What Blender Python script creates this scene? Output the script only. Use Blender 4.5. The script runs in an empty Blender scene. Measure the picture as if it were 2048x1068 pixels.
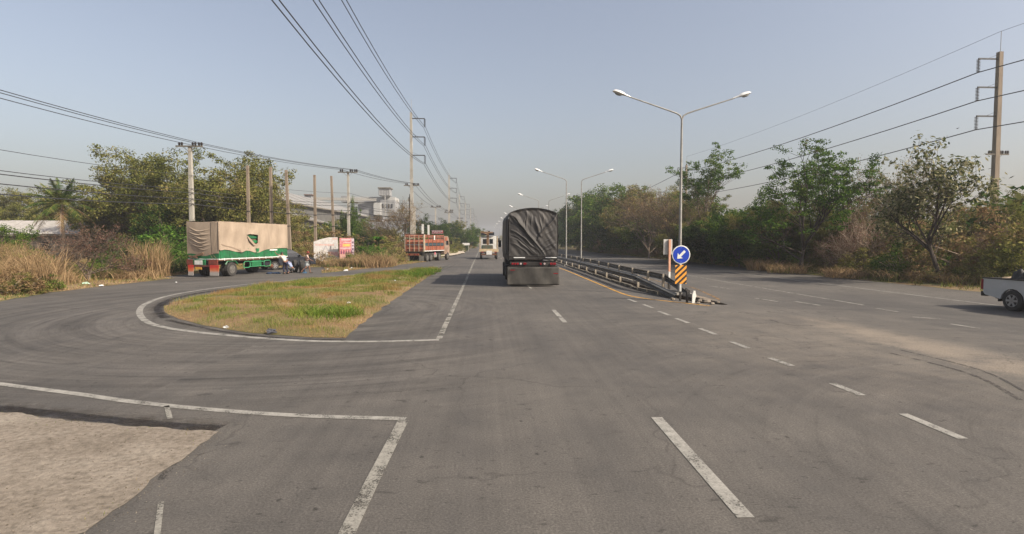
import bpy, math, random
import numpy as np
from math import sin, cos, pi, radians, atan, tan, sqrt, atan2
from mathutils import Vector, Matrix, Euler
from mathutils.geometry import delaunay_2d_cdt, tessellate_polygon
from mathutils import noise as mnoise

random.seed(7)
RNG = np.random.default_rng(11)
SC = bpy.context.scene
COL = SC.collection

# ------------------------------------------------------------------ camera, world, sun, exposure
FPX = 1120.0
CAMH = 2.5
YAW = atan(57 / FPX)
PITCH = atan(52 / FPX)
cam_data = bpy.data.cameras.new('camera')
cam_data.sensor_width = 36
cam_data.lens = 36 * FPX / 2048
cam_data.clip_start = 0.1
cam_data.clip_end = 6000
cam = bpy.data.objects.new('camera', cam_data)
COL.objects.link(cam)
cam.location = (0, 0, CAMH)
cam.rotation_euler = (pi / 2 - PITCH, 0, -YAW)
SC.camera = cam
FW = Vector((sin(YAW) * cos(PITCH), cos(YAW) * cos(PITCH), -sin(PITCH)))
RT = Vector((cos(YAW), -sin(YAW), 0))
UP = RT.cross(FW)

SUN_EL, SUN_AZ = radians(38), radians(119)      # azimuth clockwise from +Y
world = bpy.data.worlds.new('World')
SC.world = world
world.use_nodes = True
wn = world.node_tree.nodes
wl = world.node_tree.links
wn.clear()
w_out = wn.new('ShaderNodeOutputWorld')
w_bg = wn.new('ShaderNodeBackground')
w_sky = wn.new('ShaderNodeTexSky')
w_sky.sky_type = 'NISHITA'
w_sky.sun_disc = False
w_sky.sun_elevation = SUN_EL
w_sky.sun_rotation = SUN_AZ
w_sky.air_density = 1.3
w_sky.dust_density = 4.0
w_sky.ozone_density = 1.0
w_bg.inputs['Strength'].default_value = 0.110
w_hs = wn.new('ShaderNodeHueSaturation')
w_hs.inputs['Saturation'].default_value = 0.66
wl.new(w_sky.outputs[0], w_hs.inputs['Color'])
w_tint = wn.new('ShaderNodeMix'); w_tint.data_type = 'RGBA'; w_tint.blend_type = 'MULTIPLY'
w_tint.inputs[0].default_value = 1.0; w_tint.inputs[7].default_value = (1.0, 0.975, 1.02, 1)
wl.new(w_hs.outputs[0], w_tint.inputs[6])
wl.new(w_tint.outputs[2], w_bg.inputs['Color'])
wl.new(w_bg.outputs[0], w_out.inputs['Surface'])

sun_data = bpy.data.lights.new('sun', 'SUN')
sun_data.energy = 4.7
sun_data.angle = radians(0.8)
sun_data.color = (1.0, 0.90, 0.76)
sun = bpy.data.objects.new('sun', sun_data)
COL.objects.link(sun)
sdir = Vector((sin(SUN_AZ) * cos(SUN_EL), cos(SUN_AZ) * cos(SUN_EL), sin(SUN_EL)))
sun.rotation_euler = (-sdir).to_track_quat('-Z', 'Y').to_euler()
sun.location = sdir * 60

SC.view_settings.view_transform = 'Standard'
SC.view_settings.look = 'None'
SC.view_settings.exposure = 0.52
SC.view_settings.gamma = 1.0
SC.view_settings.use_curve_mapping = False
SC.render.engine = 'CYCLES'
SC.cycles.max_bounces = 6
SC.cycles.diffuse_bounces = 2
SC.cycles.glossy_bounces = 2
SC.cycles.transmission_bounces = 3
SC.cycles.transparent_max_bounces = 8
SC.cycles.volume_bounces = 0
SC.cycles.use_denoising = True

# ------------------------------------------------------------------ helpers
def ray(px, py):
    return FW + RT * ((px - 1024) / FPX) + UP * ((534 - py) / FPX)

def G(px, py, z=0.0):
    d = ray(px, py)
    t = (z - CAMH) / d.z
    return (d.x * t, d.y * t)

def at(px, py, D):
    d = ray(px, py)
    t = D / d.y
    return Vector((d.x * t, D, CAMH + d.z * t))

def tag(o, label=None, cat=None, group=None, kind=None):
    if label: o['label'] = label
    if cat: o['category'] = cat
    if group: o['group'] = group
    if kind: o['kind'] = kind
    return o

def empty(name, loc=(0, 0, 0), rz=0.0, label=None, cat=None, group=None):
    o = bpy.data.objects.new(name, None)
    o.empty_display_size = 0.3
    o.location = loc
    o.rotation_euler = (0, 0, rz)
    COL.objects.link(o)
    return tag(o, label, cat, group)

def link(name, me, parent=None, loc=None, rot=None, scale=None):
    o = bpy.data.objects.new(name, me)
    COL.objects.link(o)
    if parent: o.parent = parent
    if loc is not None: o.location = loc
    if rot is not None: o.rotation_euler = rot
    if scale is not None: o.scale = scale
    return o

def copy_tree(o, parent=None, kids=None):
    if kids is None:
        kids = {}
        for c in bpy.data.objects:
            if c.parent: kids.setdefault(c.parent.name, []).append(c)
    c = o.copy()
    COL.objects.link(c)
    c.parent = parent
    for ch in kids.get(o.name, []):
        copy_tree(ch, c, kids)
    return c

def np_mesh(name, V, Fa, mat, smooth=False):
    """V (n,3); Fa (m,k) all faces with k corners"""
    me = bpy.data.meshes.new(name)
    V = np.asarray(V, dtype=np.float32); Fa = np.asarray(Fa, dtype=np.int32)
    n, (m, k) = len(V), Fa.shape
    me.vertices.add(n); me.vertices.foreach_set('co', V.ravel())
    me.loops.add(m * k); me.loops.foreach_set('vertex_index', Fa.ravel())
    me.polygons.add(m)
    me.polygons.foreach_set('loop_start', np.arange(0, m * k, k, dtype=np.int32))
    me.update(calc_edges=True)
    if smooth: me.polygons.foreach_set('use_smooth', np.ones(m, dtype=bool))
    me.materials.append(mat)
    return me

class MB:
    def __init__(s):
        s.v = []; s.f = []
    def add(s, vs, fs):
        b = len(s.v)
        s.v += [tuple(x) for x in vs]
        s.f += [tuple(i + b for i in f) for f in fs]
        return s
    def box(s, c, d, rot=None, taper=1.0, tx=None):
        hx, hy, hz = d[0] / 2, d[1] / 2, d[2] / 2
        tx = taper if tx is None else tx
        vs = [Vector((sx * hx * (tx if sz > 0 else 1), sy * hy * (taper if sz > 0 else 1), sz * hz)) for sz in (-1, 1) for sx, sy in ((-1, -1), (1, -1), (1, 1), (-1, 1))]
        if rot is not None:
            R = Euler(rot).to_matrix(); vs = [R @ v for v in vs]
        c = Vector(c)
        return s.add([v + c for v in vs], [(3, 2, 1, 0), (4, 5, 6, 7), (0, 1, 5, 4), (1, 2, 6, 5), (2, 3, 7, 6), (3, 0, 4, 7)])
    def tube(s, pts, r, n=6, cap=True):
        pts = [Vector(p) for p in pts]
        if not isinstance(r, (list, tuple)): r = [r] * len(pts)
        rings = []
        t0 = (pts[1] - pts[0]).normalized()
        a = t0.orthogonal().normalized()
        for i, p in enumerate(pts):
            t = (pts[min(i + 1, len(pts) - 1)] - pts[max(i - 1, 0)])
            if t.length < 1e-9: t = t0
            t.normalize()
            a = (a - t * a.dot(t))
            if a.length < 1e-6: a = t.orthogonal()
            a.normalize(); b = t.cross(a)
            rings.append([p + (a * cos(2 * pi * k / n) + b * sin(2 * pi * k / n)) * r[i] for k in range(n)])
        fs = []
        for i in range(len(pts) - 1):
            for k in range(n):
                k2 = (k + 1) % n
                fs.append((i * n + k, i * n + k2, (i + 1) * n + k2, (i + 1) * n + k))
        if cap:
            fs.append(tuple(range(n - 1, -1, -1)))
            fs.append(tuple((len(pts) - 1) * n + k for k in range(n)))
        return s.add([v for R in rings for v in R], fs)
    def lathe(s, prof, n=16, c=(0, 0, 0), axis='Z'):
        c = Vector(c); vs = []
        for r, h in prof:
            for k in range(n):
                a = 2 * pi * k / n
                x, y = r * cos(a), r * sin(a)
                vs.append(c + (Vector((x, y, h)) if axis == 'Z' else Vector((h, x, y)) if axis == 'X' else Vector((y, h, x))))
        fs = []
        for i in range(len(prof) - 1):
            for k in range(n):
                k2 = (k + 1) % n
                fs.append((i * n + k, i * n + k2, (i + 1) * n + k2, (i + 1) * n + k))
        fs.append(tuple(range(n - 1, -1, -1)))
        fs.append(tuple((len(prof) - 1) * n + k for k in range(n)))
        return s.add(vs, fs)
    def prism(s, poly, a0, a1, axis='X', mat=None):
        """poly of 2D points (u,v); axis X: (a,u,v); Y: (u,a,v); Z: (u,v,a)"""
        def P(a, u, v):
            return (a, u, v) if axis == 'X' else (u, a, v) if axis == 'Y' else (u, v, a)
        n = len(poly)
        tris = tessellate_polygon([[Vector((u, v, 0)) for u, v in poly]])
        vs = [P(a0, *p) for p in poly] + [P(a1, *p) for p in poly]
        fs = [tuple(reversed(t)) for t in tris] + [tuple(i + n for i in t) for t in tris]
        fs += [(i, (i + 1) % n, n + (i + 1) % n, n + i) for i in range(n)]
        return s.add(vs, fs)
    def quad(s, a, b, c, d):
        return s.add([a, b, c, d], [(0, 1, 2, 3)])
    def mesh(s, name, mat, smooth=False):
        me = bpy.data.meshes.new(name)
        me.from_pydata([tuple(v) for v in s.v], [], s.f)
        me.materials.append(mat)
        if smooth:
            me.polygons.foreach_set('use_smooth', [True] * len(me.polygons))
            try: me.set_sharp_from_angle(angle=radians(40))
            except Exception: pass
        me.update()
        return me
    def build(s, name, mat, parent=None, loc=None, rot=None, smooth=False, label=None, bevel=0):
        o = link(name, s.mesh(name, mat, smooth), parent, loc, rot)
        if label: o['label'] = label
        if bevel:
            b = o.modifiers.new('bevel', 'BEVEL'); b.width = bevel; b.segments = 2; b.limit_method = 'ANGLE'
        return o

def inside(poly, X, Y):
    r = np.zeros(X.shape, bool)
    n = len(poly)
    for i in range(n):
        x1, y1 = poly[i]; x2, y2 = poly[(i + 1) % n]
        c = ((y1 > Y) != (y2 > Y))
        with np.errstate(divide='ignore', invalid='ignore'):
            xi = (x2 - x1) * (Y - y1) / ((y2 - y1) if y2 != y1 else 1e-9) + x1
        r ^= c & (X < xi)
    return r

def edge_dist(poly, X, Y):
    d = np.full(X.shape, 1e9)
    n = len(poly)
    for i in range(n):
        x1, y1 = poly[i]; x2, y2 = poly[(i + 1) % n]
        dx, dy = x2 - x1, y2 - y1
        L = dx * dx + dy * dy + 1e-12
        t = np.clip(((X - x1) * dx + (Y - y1) * dy) / L, 0, 1)
        d = np.minimum(d, np.hypot(X - x1 - t * dx, Y - y1 - t * dy))
    return d

def rough(poly, step, amp, seed=0, lo=None):
    """densify an outline and wobble it"""
    out = []
    n = len(poly)
    for i in range(n):
        a = Vector(poly[i]); b = Vector(poly[(i + 1) % n])
        L = (b - a).length
        k = max(1, min(200, int(L / step))) if L < 90 else max(1, int(L / 20))
        nr = Vector((-(b - a).y, (b - a).x)).normalized() if L > 0 else Vector((0, 0))
        for j in range(k):
            p = a.lerp(b, j / k)
            w = amp * (mnoise.noise(Vector((p.x * 1.7, p.y * 1.7, seed))) * 1.2 + 0.5 * mnoise.noise(Vector((p.x * 6, p.y * 6, seed)))) if L < 90 else 0
            out.append((p.x + nr.x * w, p.y + nr.y * w))
    return out

def region(poly, pts, zf, hole=None):
    """triangulated sheet over an outline; zf(x,y) -> z; returns V,F arrays"""
    n = len(poly)
    co = [Vector(p) for p in poly]
    ed = [(i, (i + 1) % n) for i in range(n)]
    if hole:
        m = len(hole)
        co += [Vector(p) for p in hole]
        ed += [(n + i, n + (i + 1) % m) for i in range(m)]
    co += [Vector(p) for p in pts]
    vo, eo, fo, *_ = delaunay_2d_cdt(co, ed, [], 0, 1e-5)
    V = np.array([(v.x, v.y) for v in vo]); Fa = np.array([f for f in fo if len(f) == 3])
    C = V[Fa].mean(1)
    k = inside(poly, C[:, 0], C[:, 1])
    if hole: k &= ~inside(hole, C[:, 0], C[:, 1])
    Fa = Fa[k]
    a, b, c = V[Fa[:, 0]], V[Fa[:, 1]], V[Fa[:, 2]]
    area = (b[:, 0] - a[:, 0]) * (c[:, 1] - a[:, 1]) - (b[:, 1] - a[:, 1]) * (c[:, 0] - a[:, 0])
    fl = area < 0
    Fa[fl] = Fa[fl][:, ::-1]
    Z = zf(V[:, 0], V[:, 1])
    return np.column_stack([V, Z]), Fa

def grid_pts(poly, n, box, near=False):
    x0, y0, x1, y1 = box
    X = RNG.uniform(x0, x1, n); Y = RNG.uniform(y0, y1, n)
    k = inside(poly, X, Y)
    return X[k], Y[k]

# ------------------------------------------------------------------ materials
class N:
    def __init__(s, name):
        s.m = bpy.data.materials.new(name); s.m.use_nodes = True
        s.t = s.m.node_tree; s.n = s.t.nodes; s.l = s.t.links
        s.n.clear()
        s.out = s.n.new('ShaderNodeOutputMaterial')
    def node(s, typ, **kw):
        nd = s.n.new(typ)
        for k, v in kw.items():
            if k in nd.inputs.keys() if not hasattr(nd, k) else False: nd.inputs[k].default_value = v
            else: setattr(nd, k, v)
        return nd
    def inp(s, nd, k, v):
        if v is None: return
        if hasattr(v, 'is_output'): s.l.new(v, nd.inputs[k])
        else: nd.inputs[k].default_value = v
    def coord(s, kind='Object', scale=(1, 1, 1), rot=(0, 0, 0), vec=None):
        mp = s.n.new('ShaderNodeMapping')
        if vec is None:
            tc = s.n.new('ShaderNodeTexCoord'); vec = tc.outputs[kind]
        s.l.new(vec, mp.inputs['Vector'])
        mp.inputs['Scale'].default_value = scale; mp.inputs['Rotation'].default_value = rot
        return mp.outputs[0]
    def noise(s, vec, scale=1, detail=4, rough=0.55, dist=0):
        nd = s.n.new('ShaderNodeTexNoise')
        s.l.new(vec, nd.inputs['Vector'])
        nd.inputs['Scale'].default_value = scale; nd.inputs['Detail'].default_value = detail
        nd.inputs['Roughness'].default_value = rough; nd.inputs['Distortion'].default_value = dist
        return nd.outputs['Fac']
    def ramp(s, fac, stops, interp='LINEAR'):
        nd = s.n.new('ShaderNodeValToRGB')
        cr = nd.color_ramp; cr.interpolation = interp
        while len(cr.elements) < len(stops): cr.elements.new(0.5)
        for e, (p, c) in zip(cr.elements, stops):
            e.position = p
            e.color = (c, c, c, 1) if not isinstance(c, (tuple, list)) else (*c, 1)
        s.l.new(fac, nd.inputs['Fac'])
        return nd.outputs['Color']
    def mix(s, fac, a, b, mode='MIX'):
        nd = s.n.new('ShaderNodeMix'); nd.data_type = 'RGBA'; nd.blend_type = mode
        for k, v in ((0, fac), (6, a), (7, b)):
            if hasattr(v, 'is_output'): s.l.new(v, nd.inputs[k])
            elif k == 0: nd.inputs[0].default_value = v
            else: nd.inputs[k].default_value = (*v, 1) if len(v) == 3 else v
        return nd.outputs[2]
    def math(s, op, a, b=None, c=None, clamp=False):
        nd = s.n.new('ShaderNodeMath'); nd.operation = op; nd.use_clamp = clamp
        for i, v in enumerate((a, b, c)):
            if v is None: continue
            if hasattr(v, 'is_output'): s.l.new(v, nd.inputs[i])
            else: nd.inputs[i].default_value = v
        return nd.outputs[0]
    def sep(s, vec):
        nd = s.n.new('ShaderNodeSeparateXYZ'); s.l.new(vec, nd.inputs[0]); return nd.outputs
    def comb(s, x, y, z=0.0):
        nd = s.n.new('ShaderNodeCombineXYZ')
        for i, v in enumerate((x, y, z)):
            if hasattr(v, 'is_output'): s.l.new(v, nd.inputs[i])
            else: nd.inputs[i].default_value = v
        return nd.outputs[0]
    def bump(s, h, strength=0.3, dist=0.02):
        nd = s.n.new('ShaderNodeBump'); s.l.new(h, nd.inputs['Height'])
        nd.inputs['Strength'].default_value = strength; nd.inputs['Distance'].default_value = dist
        return nd.outputs[0]
    def bsdf(s, color, rough=0.8, metal=0.0, normal=None, spec=0.5, coat=0):
        nd = s.n.new('ShaderNodeBsdfPrincipled')
        if hasattr(color, 'is_output'): s.l.new(color, nd.inputs['Base Color'])
        else: nd.inputs['Base Color'].default_value = (*color, 1)
        s.inp(nd, 'Roughness', rough); s.inp(nd, 'Metallic', metal)
        nd.inputs['Specular IOR Level'].default_value = spec
        if coat: nd.inputs['Coat Weight'].default_value = coat
        if normal is not None: s.l.new(normal, nd.inputs['Normal'])
        return nd.outputs[0]
    def done(s, sh):
        s.l.new(sh, s.out.inputs['Surface']); return s.m

def plain(name, c1, c2=None, rough=0.7, metal=0.0, scale=4.0, spec=0.4, bump=0.0, stretch=(1, 1, 1), coat=0, lo=0.35, hi=0.65):
    """two-tone weathered surface"""
    n = N(name)
    v = n.coord('Object', stretch)
    f = n.noise(v, scale, 6, 0.65)
    c2 = c2 or tuple(x * 0.7 for x in c1)
    col = n.ramp(f, [(lo, c2), (hi, c1)])
    nm = n.bump(n.noise(v, scale * 6, 4), bump, 0.02) if bump else None
    return n.done(n.bsdf(col, rough, metal, nm, spec, coat))

M = {}
M['white_paint'] = plain('white_paint', (.68, .67, .63), (.5, .49, .45), .35, scale=3, coat=.3)
M['white_van'] = plain('white_pickup_paint', (.50, .50, .49), (.42, .42, .40), .3, scale=1.5, coat=.5)
M['dark_paint'] = plain('dark_blue_grey_paint', (.016, .018, .025), (.011, .012, .017), .45, scale=2, coat=.15)
M['glass'] = plain('dark_window_glass', (.012, .014, .016), (.008, .009, .01), .06, spec=.8)
M['rubber'] = plain('black_rubber', (.022, .021, .02), (.045, .04, .034), .85, scale=6)
M['rim'] = plain('dusty_steel_rim', (.22, .21, .19), (.09, .08, .07), .5, metal=.4, scale=6)
M['black'] = plain('black_metal', (.015, .014, .013), (.035, .03, .026), .7, scale=5)
M['galv'] = plain('galvanised_steel', (.33, .32, .29), (.22, .21, .19), .6, metal=.2, scale=3)
M['rail'] = plain('weathered_guardrail_steel', (.17, .165, .15), (.085, .08, .07), .65, metal=.1, scale=2.2, stretch=(1, .4, 3))
M['post'] = plain('guardrail_post_steel', (.42, .37, .29), (.20, .16, .11), .7, metal=.1, scale=4)
M['concrete'] = plain('aged_concrete', (.40, .37, .32), (.25, .23, .19), .9, scale=1.3, bump=.25, stretch=(1, 1, .35))
M['concrete_dark'] = plain('stained_concrete', (.17, .15, .12), (.08, .07, .055), .95, scale=1.6, bump=.3)
M['porcelain'] = plain('brown_porcelain', (.022, .014, .012), (.03, .02, .015), .45, scale=5)
M['wire'] = plain('cable_black', (.03, .03, .034), (.02, .02, .022), .6)
M['lamp_white'] = plain('lamp_housing_white', (.72, .72, .70), (.58, .58, .55), .4, scale=3)
M['lens'] = plain('lamp_lens', (.35, .35, .33), (.25, .25, .23), .2, scale=3)
M['skin'] = plain('skin', (.22, .11, .065), (.17, .08, .05), .6, scale=5)
M['rust'] = plain('rusty_steel', (.16, .065, .03), (.07, .03, .018), .85, scale=5, bump=.2)
M['wood'] = plain('old_plank', (.22, .13, .08), (.12, .07, .045), .85, scale=5, stretch=(1, .2, 1))

def two_sided(name, stops, scale=1.0, transl=0.28, isl=0.45, rough=.6):
    """leaf material: colour by position noise, by leaf and by plant"""
    n = N(name)
    v = n.coord('Object')
    f = n.ramp(n.noise(v, scale, 4, .7), [(.3, 0), (.7, 1)])
    geo = n.n.new('ShaderNodeNewGeometry')
    oi = n.n.new('ShaderNodeObjectInfo')
    a = n.math('MULTIPLY', geo.outputs['Random Per Island'], isl)
    b = n.math('MULTIPLY', f, 1 - isl)
    c = n.math('ADD', a, b)
    d = n.math('ADD', c, n.math('MULTIPLY_ADD', oi.outputs['Random'], .24, -.12))
    col = n.ramp(d, stops)
    df = n.n.new('ShaderNodeBsdfDiffuse'); n.l.new(col, df.inputs[0])
    tr = n.n.new('ShaderNodeBsdfTranslucent'); n.l.new(col, tr.inputs[0])
    mx = n.n.new('ShaderNodeMixShader'); mx.inputs[0].default_value = transl
    n.l.new(df.outputs[0], mx.inputs[1]); n.l.new(tr.outputs[0], mx.inputs[2])
    return n.done(mx.outputs[0])

M['leaf_olive'] = two_sided('olive_leaves', [(.12, (.07, .085, .018)), (.45, (.155, .16, .04)), (.7, (.24, .21, .07)), (.9, (.30, .22, .10))], .35)
M['leaf_green'] = two_sided('green_leaves', [(.15, (.025, .06, .010)), (.5, (.075, .135, .022)), (.85, (.19, .21, .05))], .5)
M['leaf_bright'] = two_sided('bright_green_leaves', [(.2, (.03, .085, .012)), (.5, (.075, .155, .022)), (.8, (.16, .22, .045))], .5)
M['leaf_dark'] = two_sided('dark_green_leaves', [(.2, (.012, .032, .007)), (.55, (.035, .07, .014)), (.9, (.15, .145, .045))], .5)
M['leaf_dry'] = two_sided('brown_dry_leaves', [(.15, (.12, .075, .038)), (.5, (.28, .18, .095)), (.8, (.20, .19, .07))], .5)
M['leaf_pale'] = two_sided('pale_sparse_leaves', [(.2, (.035, .05, .018)), (.5, (.10, .115, .04)), (.8, (.32, .29, .16))], .8, isl=.75)
M['leaf_pink'] = two_sided('reddish_seed_pods', [(.2, (.13, .07, .05)), (.5, (.22, .13, .10)), (.8, (.15, .13, .05))], .8)
M['frond'] = two_sided('palm_fronds', [(.2, (.03, .06, .012)), (.5, (.07, .105, .022)), (.8, (.22, .19, .06))], .5)
M['reed'] = two_sided('dry_reed_blades', [(.12, (.16, .10, .05)), (.4, (.40, .28, .155)), (.62, (.31, .21, .11)), (.8, (.12, .15, .04))], .6, .3)
M['grass_green'] = two_sided('green_grass_blades', [(.2, (.06, .12, .018)), (.5, (.12, .19, .03)), (.8, (.24, .26, .06))], .6, .3)

def grass_mix():
    n = N('island_grass_blades')
    v = n.coord('Object')
    f = n.noise(v, .55, 4, .6)
    geo = n.n.new('ShaderNodeNewGeometry')
    g = n.ramp(geo.outputs['Random Per Island'], [(0, (.055, .11, .018)), (.55, (.15, .20, .04)), (1, (.32, .27, .10))])
    d = n.ramp(geo.outputs['Random Per Island'], [(0, (.19, .09, .04)), (.5, (.36, .20, .09)), (1, (.30, .24, .09))])
    k = n.ramp(f, [(.48, .06), (.60, .85)])
    col = n.mix(k, g, d)
    df = n.n.new('ShaderNodeBsdfDiffuse'); n.l.new(col, df.inputs[0])
    tr = n.n.new('ShaderNodeBsdfTranslucent'); n.l.new(col, tr.inputs[0])
    mx = n.n.new('ShaderNodeMixShader'); mx.inputs[0].default_value = .25
    n.l.new(df.outputs[0], mx.inputs[1]); n.l.new(tr.outputs[0], mx.inputs[2])
    return n.done(mx.outputs[0])
M['grass_mix'] = grass_mix()
M['bark'] = plain('grey_brown_bark', (.17, .13, .095), (.08, .06, .045), .95, scale=6, bump=.4, stretch=(1, 1, .3))
M['bark_pale'] = plain('pale_bark', (.40, .31, .23), (.24, .18, .13), .95, scale=6, bump=.3, stretch=(1, 1, .3))

def asphalt():
    n = N('worn_asphalt')
    tc = n.coord('Object')
    x, y, z = n.sep(tc)
    fine = n.noise(tc, 42, 4, .8)
    grain = n.noise(tc, 22, 4, .75)
    mid = n.noise(tc, 1.1, 6, .65)
    big = n.noise(tc, .16, 4, .6)
    streak = n.noise(n.comb(n.math('MULTIPLY', x, 3.5), n.math('MULTIPLY', y, .06)), 1.6, 5, .6)
    def polar(cx, cy, ks, ka, sc):
        dx = n.math('SUBTRACT', x, cx); dy = n.math('SUBTRACT', y, cy)
        r = n.math('SQRT', n.math('ADD', n.math('MULTIPLY', dx, dx), n.math('MULTIPLY', dy, dy)))
        a = n.math('ARCTAN2', dx, dy)
        return n.noise(n.comb(n.math('MULTIPLY', r, ks), n.math('MULTIPLY', a, ka), 1.7), sc, 6, .7), r
    arc1, r1 = polar(-5.5, 20.8, 6.5, 2.4, 1.0)
    arc2, r2 = polar(10.0, 4.0, 6.0, 2.0, 1.0)
    # where traffic turns: left loop, and the crossing over to the far carriageway
    m1 = n.math('MULTIPLY', n.ramp(n.math('MULTIPLY_ADD', x, -.1, .45), [(.2, 0), (.75, 1)]),
                n.ramp(n.math('MULTIPLY', y, .05), [(.36, 0), (.5, 1)]))
    m2 = n.math('MULTIPLY', n.ramp(n.math('MULTIPLY_ADD', x, .08, .1), [(.15, 0), (.6, 1)]),
                n.ramp(n.math('MULTIPLY_ADD', y, -.03, 1.1), [(.25, 0), (.5, 1)]))
    base = n.ramp(mid, [(.28, (.058, .053, .047)), (.72, (.118, .106, .092))])
    base = n.mix(.5, base, n.ramp(big, [(.35, (.062, .058, .054)), (.65, (.128, .116, .100))]))
    sk = n.ramp(streak, [(.35, .86), (.55, 1.0), (.7, 1.06)])
    base = n.mix(n.ramp(y, [(0, .25), (1, .8)]), base, n.mix(1, base, sk, 'MULTIPLY'))
    arcw, _r = polar(-5.5, 20.8, 1.6, .7, 1.0)
    a1 = n.mix(1, n.ramp(arc1, [(.3, .60), (.45, .94), (.6, 1.05), (.75, 1.32)]), n.ramp(arcw, [(.32, .62), (.5, 1), (.68, 1.22)]), 'MULTIPLY')
    base = n.mix(m1, base, n.mix(1, base, a1, 'MULTIPLY'))
    a2 = n.ramp(arc2, [(.3, .70), (.42, .93), (.6, 1.05), (.75, 1.3)])
    base = n.mix(m2, base, n.mix(1, base, a2, 'MULTIPLY'))
    # dust swept to the right of the crossing
    du = n.math('SUBTRACT', 1, n.math('MULTIPLY', n.math('ABSOLUTE', n.math('SUBTRACT', n.math('ADD', x, n.math('MULTIPLY', mid, 1.2)), 11.1)), .75), clamp=True)
    dv = n.math('SUBTRACT', 1, n.math('MULTIPLY', n.math('ABSOLUTE', n.math('SUBTRACT', y, 12.5)), .14), clamp=True)
    dust = n.math('MULTIPLY', n.math('MULTIPLY', du, dv), n.ramp(grain, [(.35, .3), (.6, 1)]))
    dust = n.math('MULTIPLY', n.ramp(dust, [(.12, 0), (.42, 1)]), n.ramp(mid, [(.34, .25), (.6, 1)]))
    base = n.mix(n.math('MULTIPLY', dust, .9), base, (.23, .19, .145))
    wide = n.math('SUBTRACT', 1, n.math('MULTIPLY', n.math('ABSOLUTE', n.math('SUBTRACT', x, 9.0)), .17), clamp=True)
    wv = n.math('SUBTRACT', 1, n.math('MULTIPLY', n.math('ABSOLUTE', n.math('SUBTRACT', y, 13)), .11), clamp=True)
    base = n.mix(n.math('MULTIPLY', n.math('MULTIPLY', n.math('MULTIPLY', wide, wv), n.ramp(mid, [(.3, .2), (.7, 1)])), .75), base, (.17, .145, .115))
    # oil spots
    vo = n.n.new('ShaderNodeTexVoronoi'); n.l.new(n.coord('Object', (.9, .6, 1)), vo.inputs['Vector']); vo.inputs['Scale'].default_value = 2.4
    sp = n.ramp(n.math('ADD', vo.outputs['Distance'], n.math('MULTIPLY', fine, .1)), [(.085, .5), (.12, 1)])
    base = n.mix(1, base, sp, 'MULTIPLY')
    # cracks
    vc = n.n.new('ShaderNodeTexVoronoi'); vc.feature = 'DISTANCE_TO_EDGE'
    wv2 = n.n.new('ShaderNodeVectorMath'); wv2.operation = 'ADD'
    nn = n.n.new('ShaderNodeTexNoise'); n.l.new(tc, nn.inputs['Vector']); nn.inputs['Scale'].default_value = 1.3
    n.l.new(tc, wv2.inputs[0]); n.l.new(nn.outputs['Color'], wv2.inputs[1])
    n.l.new(wv2.outputs[0], vc.inputs['Vector']); vc.inputs['Scale'].default_value = .28
    ck = n.ramp(vc.outputs['Distance'], [(.0025, .42), (.007, 1)])
    base = n.mix(n.ramp(big, [(.45, 0), (.6, .7)]), base, n.mix(1, base, ck, 'MULTIPLY'))
    sp2 = n.ramp(fine, [(.28, .35), (.5, 1), (.70, 1.8)])
    base = n.mix(.75, base, n.mix(1, base, sp2, 'MULTIPLY'))
    # dark rubber flecks, larger and longer where wheels turn
    wob = n.noise(tc, 2.0, 5, .8)
    for sc_, st_, lo_, k_ in ((1.1, (.8, 1.9, 1), .30, .45), (3.2, (.8, 1.6, 1), .33, .55), (8.0, (1, 1.6, 1), .34, .6)):
        fk = n.noise(n.coord('Object', st_), sc_, 3, .55, .4)
        base = n.mix(k_, base, n.mix(1, base, n.ramp(fk, [(lo_ - .05, .35), (lo_ + .02, 1)]), 'MULTIPLY'))
    pale = n.noise(n.coord('Object', (1.2, 1, 1)), 5.5, 3, .6, .6)
    base = n.mix(.5, base, n.mix(1, base, n.ramp(pale, [(.66, 1), (.74, 1.55)]), 'MULTIPLY'))
    # wheel tracks of the two near lanes
    for cx_ in (-.25, 1.45, 3.4, 5.1, 12.0, 13.6, 16.4, 18.2):
        tx = n.math('SUBTRACT', 1, n.math('MULTIPLY', n.math('ABSOLUTE', n.math('SUBTRACT', n.math('ADD', x, n.math('MULTIPLY', wob, .2)), cx_ + .1)), 2.2), clamp=True)
        base = n.mix(n.math('MULTIPLY', n.math('MULTIPLY', tx, n.ramp(streak, [(.3, .25), (.7, 1)])), .22), base, (.055, .052, .05))
    rg = n.ramp(mid, [(.3, .78), (.7, .92)])
    return n.done(n.bsdf(base, rg, 0, n.bump(fine, .35, .01), .25))
M['asphalt'] = asphalt()

def soil(name, c1, c2, c3, s1=.6, green=None):
    n = N(name)
    v = n.coord('Object')
    a = n.noise(v, s1, 6, .65); b = n.noise(v, 14, 5, .7); c = n.noise(v, 60, 3, .7)
    col = n.ramp(a, [(.32, c1), (.5, c2), (.68, c3)])
    col = n.mix(1, col, n.ramp(b, [(.3, .6), (.5, 1), (.7, 1.3)]), 'MULTIPLY')
    if green:
        col = n.mix(n.ramp(n.noise(v, .25, 4, .6), [(.45, 0), (.58, .8)]), col, green)
    h = n.math('ADD', b, n.math('MULTIPLY', c, .4))
    return n.done(n.bsdf(col, .95, 0, n.bump(h, .6, .04), .1))
M['dirt'] = soil('pale_packed_dirt', (.165, .138, .108), (.215, .182, .145), (.27, .235, .19), .8)
M['verge'] = soil('dry_verge_soil', (.13, .09, .05), (.22, .155, .09), (.29, .22, .14), .5, (.10, .12, .035))
M['island'] = soil('island_soil', (.15, .095, .05), (.24, .16, .085), (.30, .22, .13), .5, (.10, .10, .035))
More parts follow.
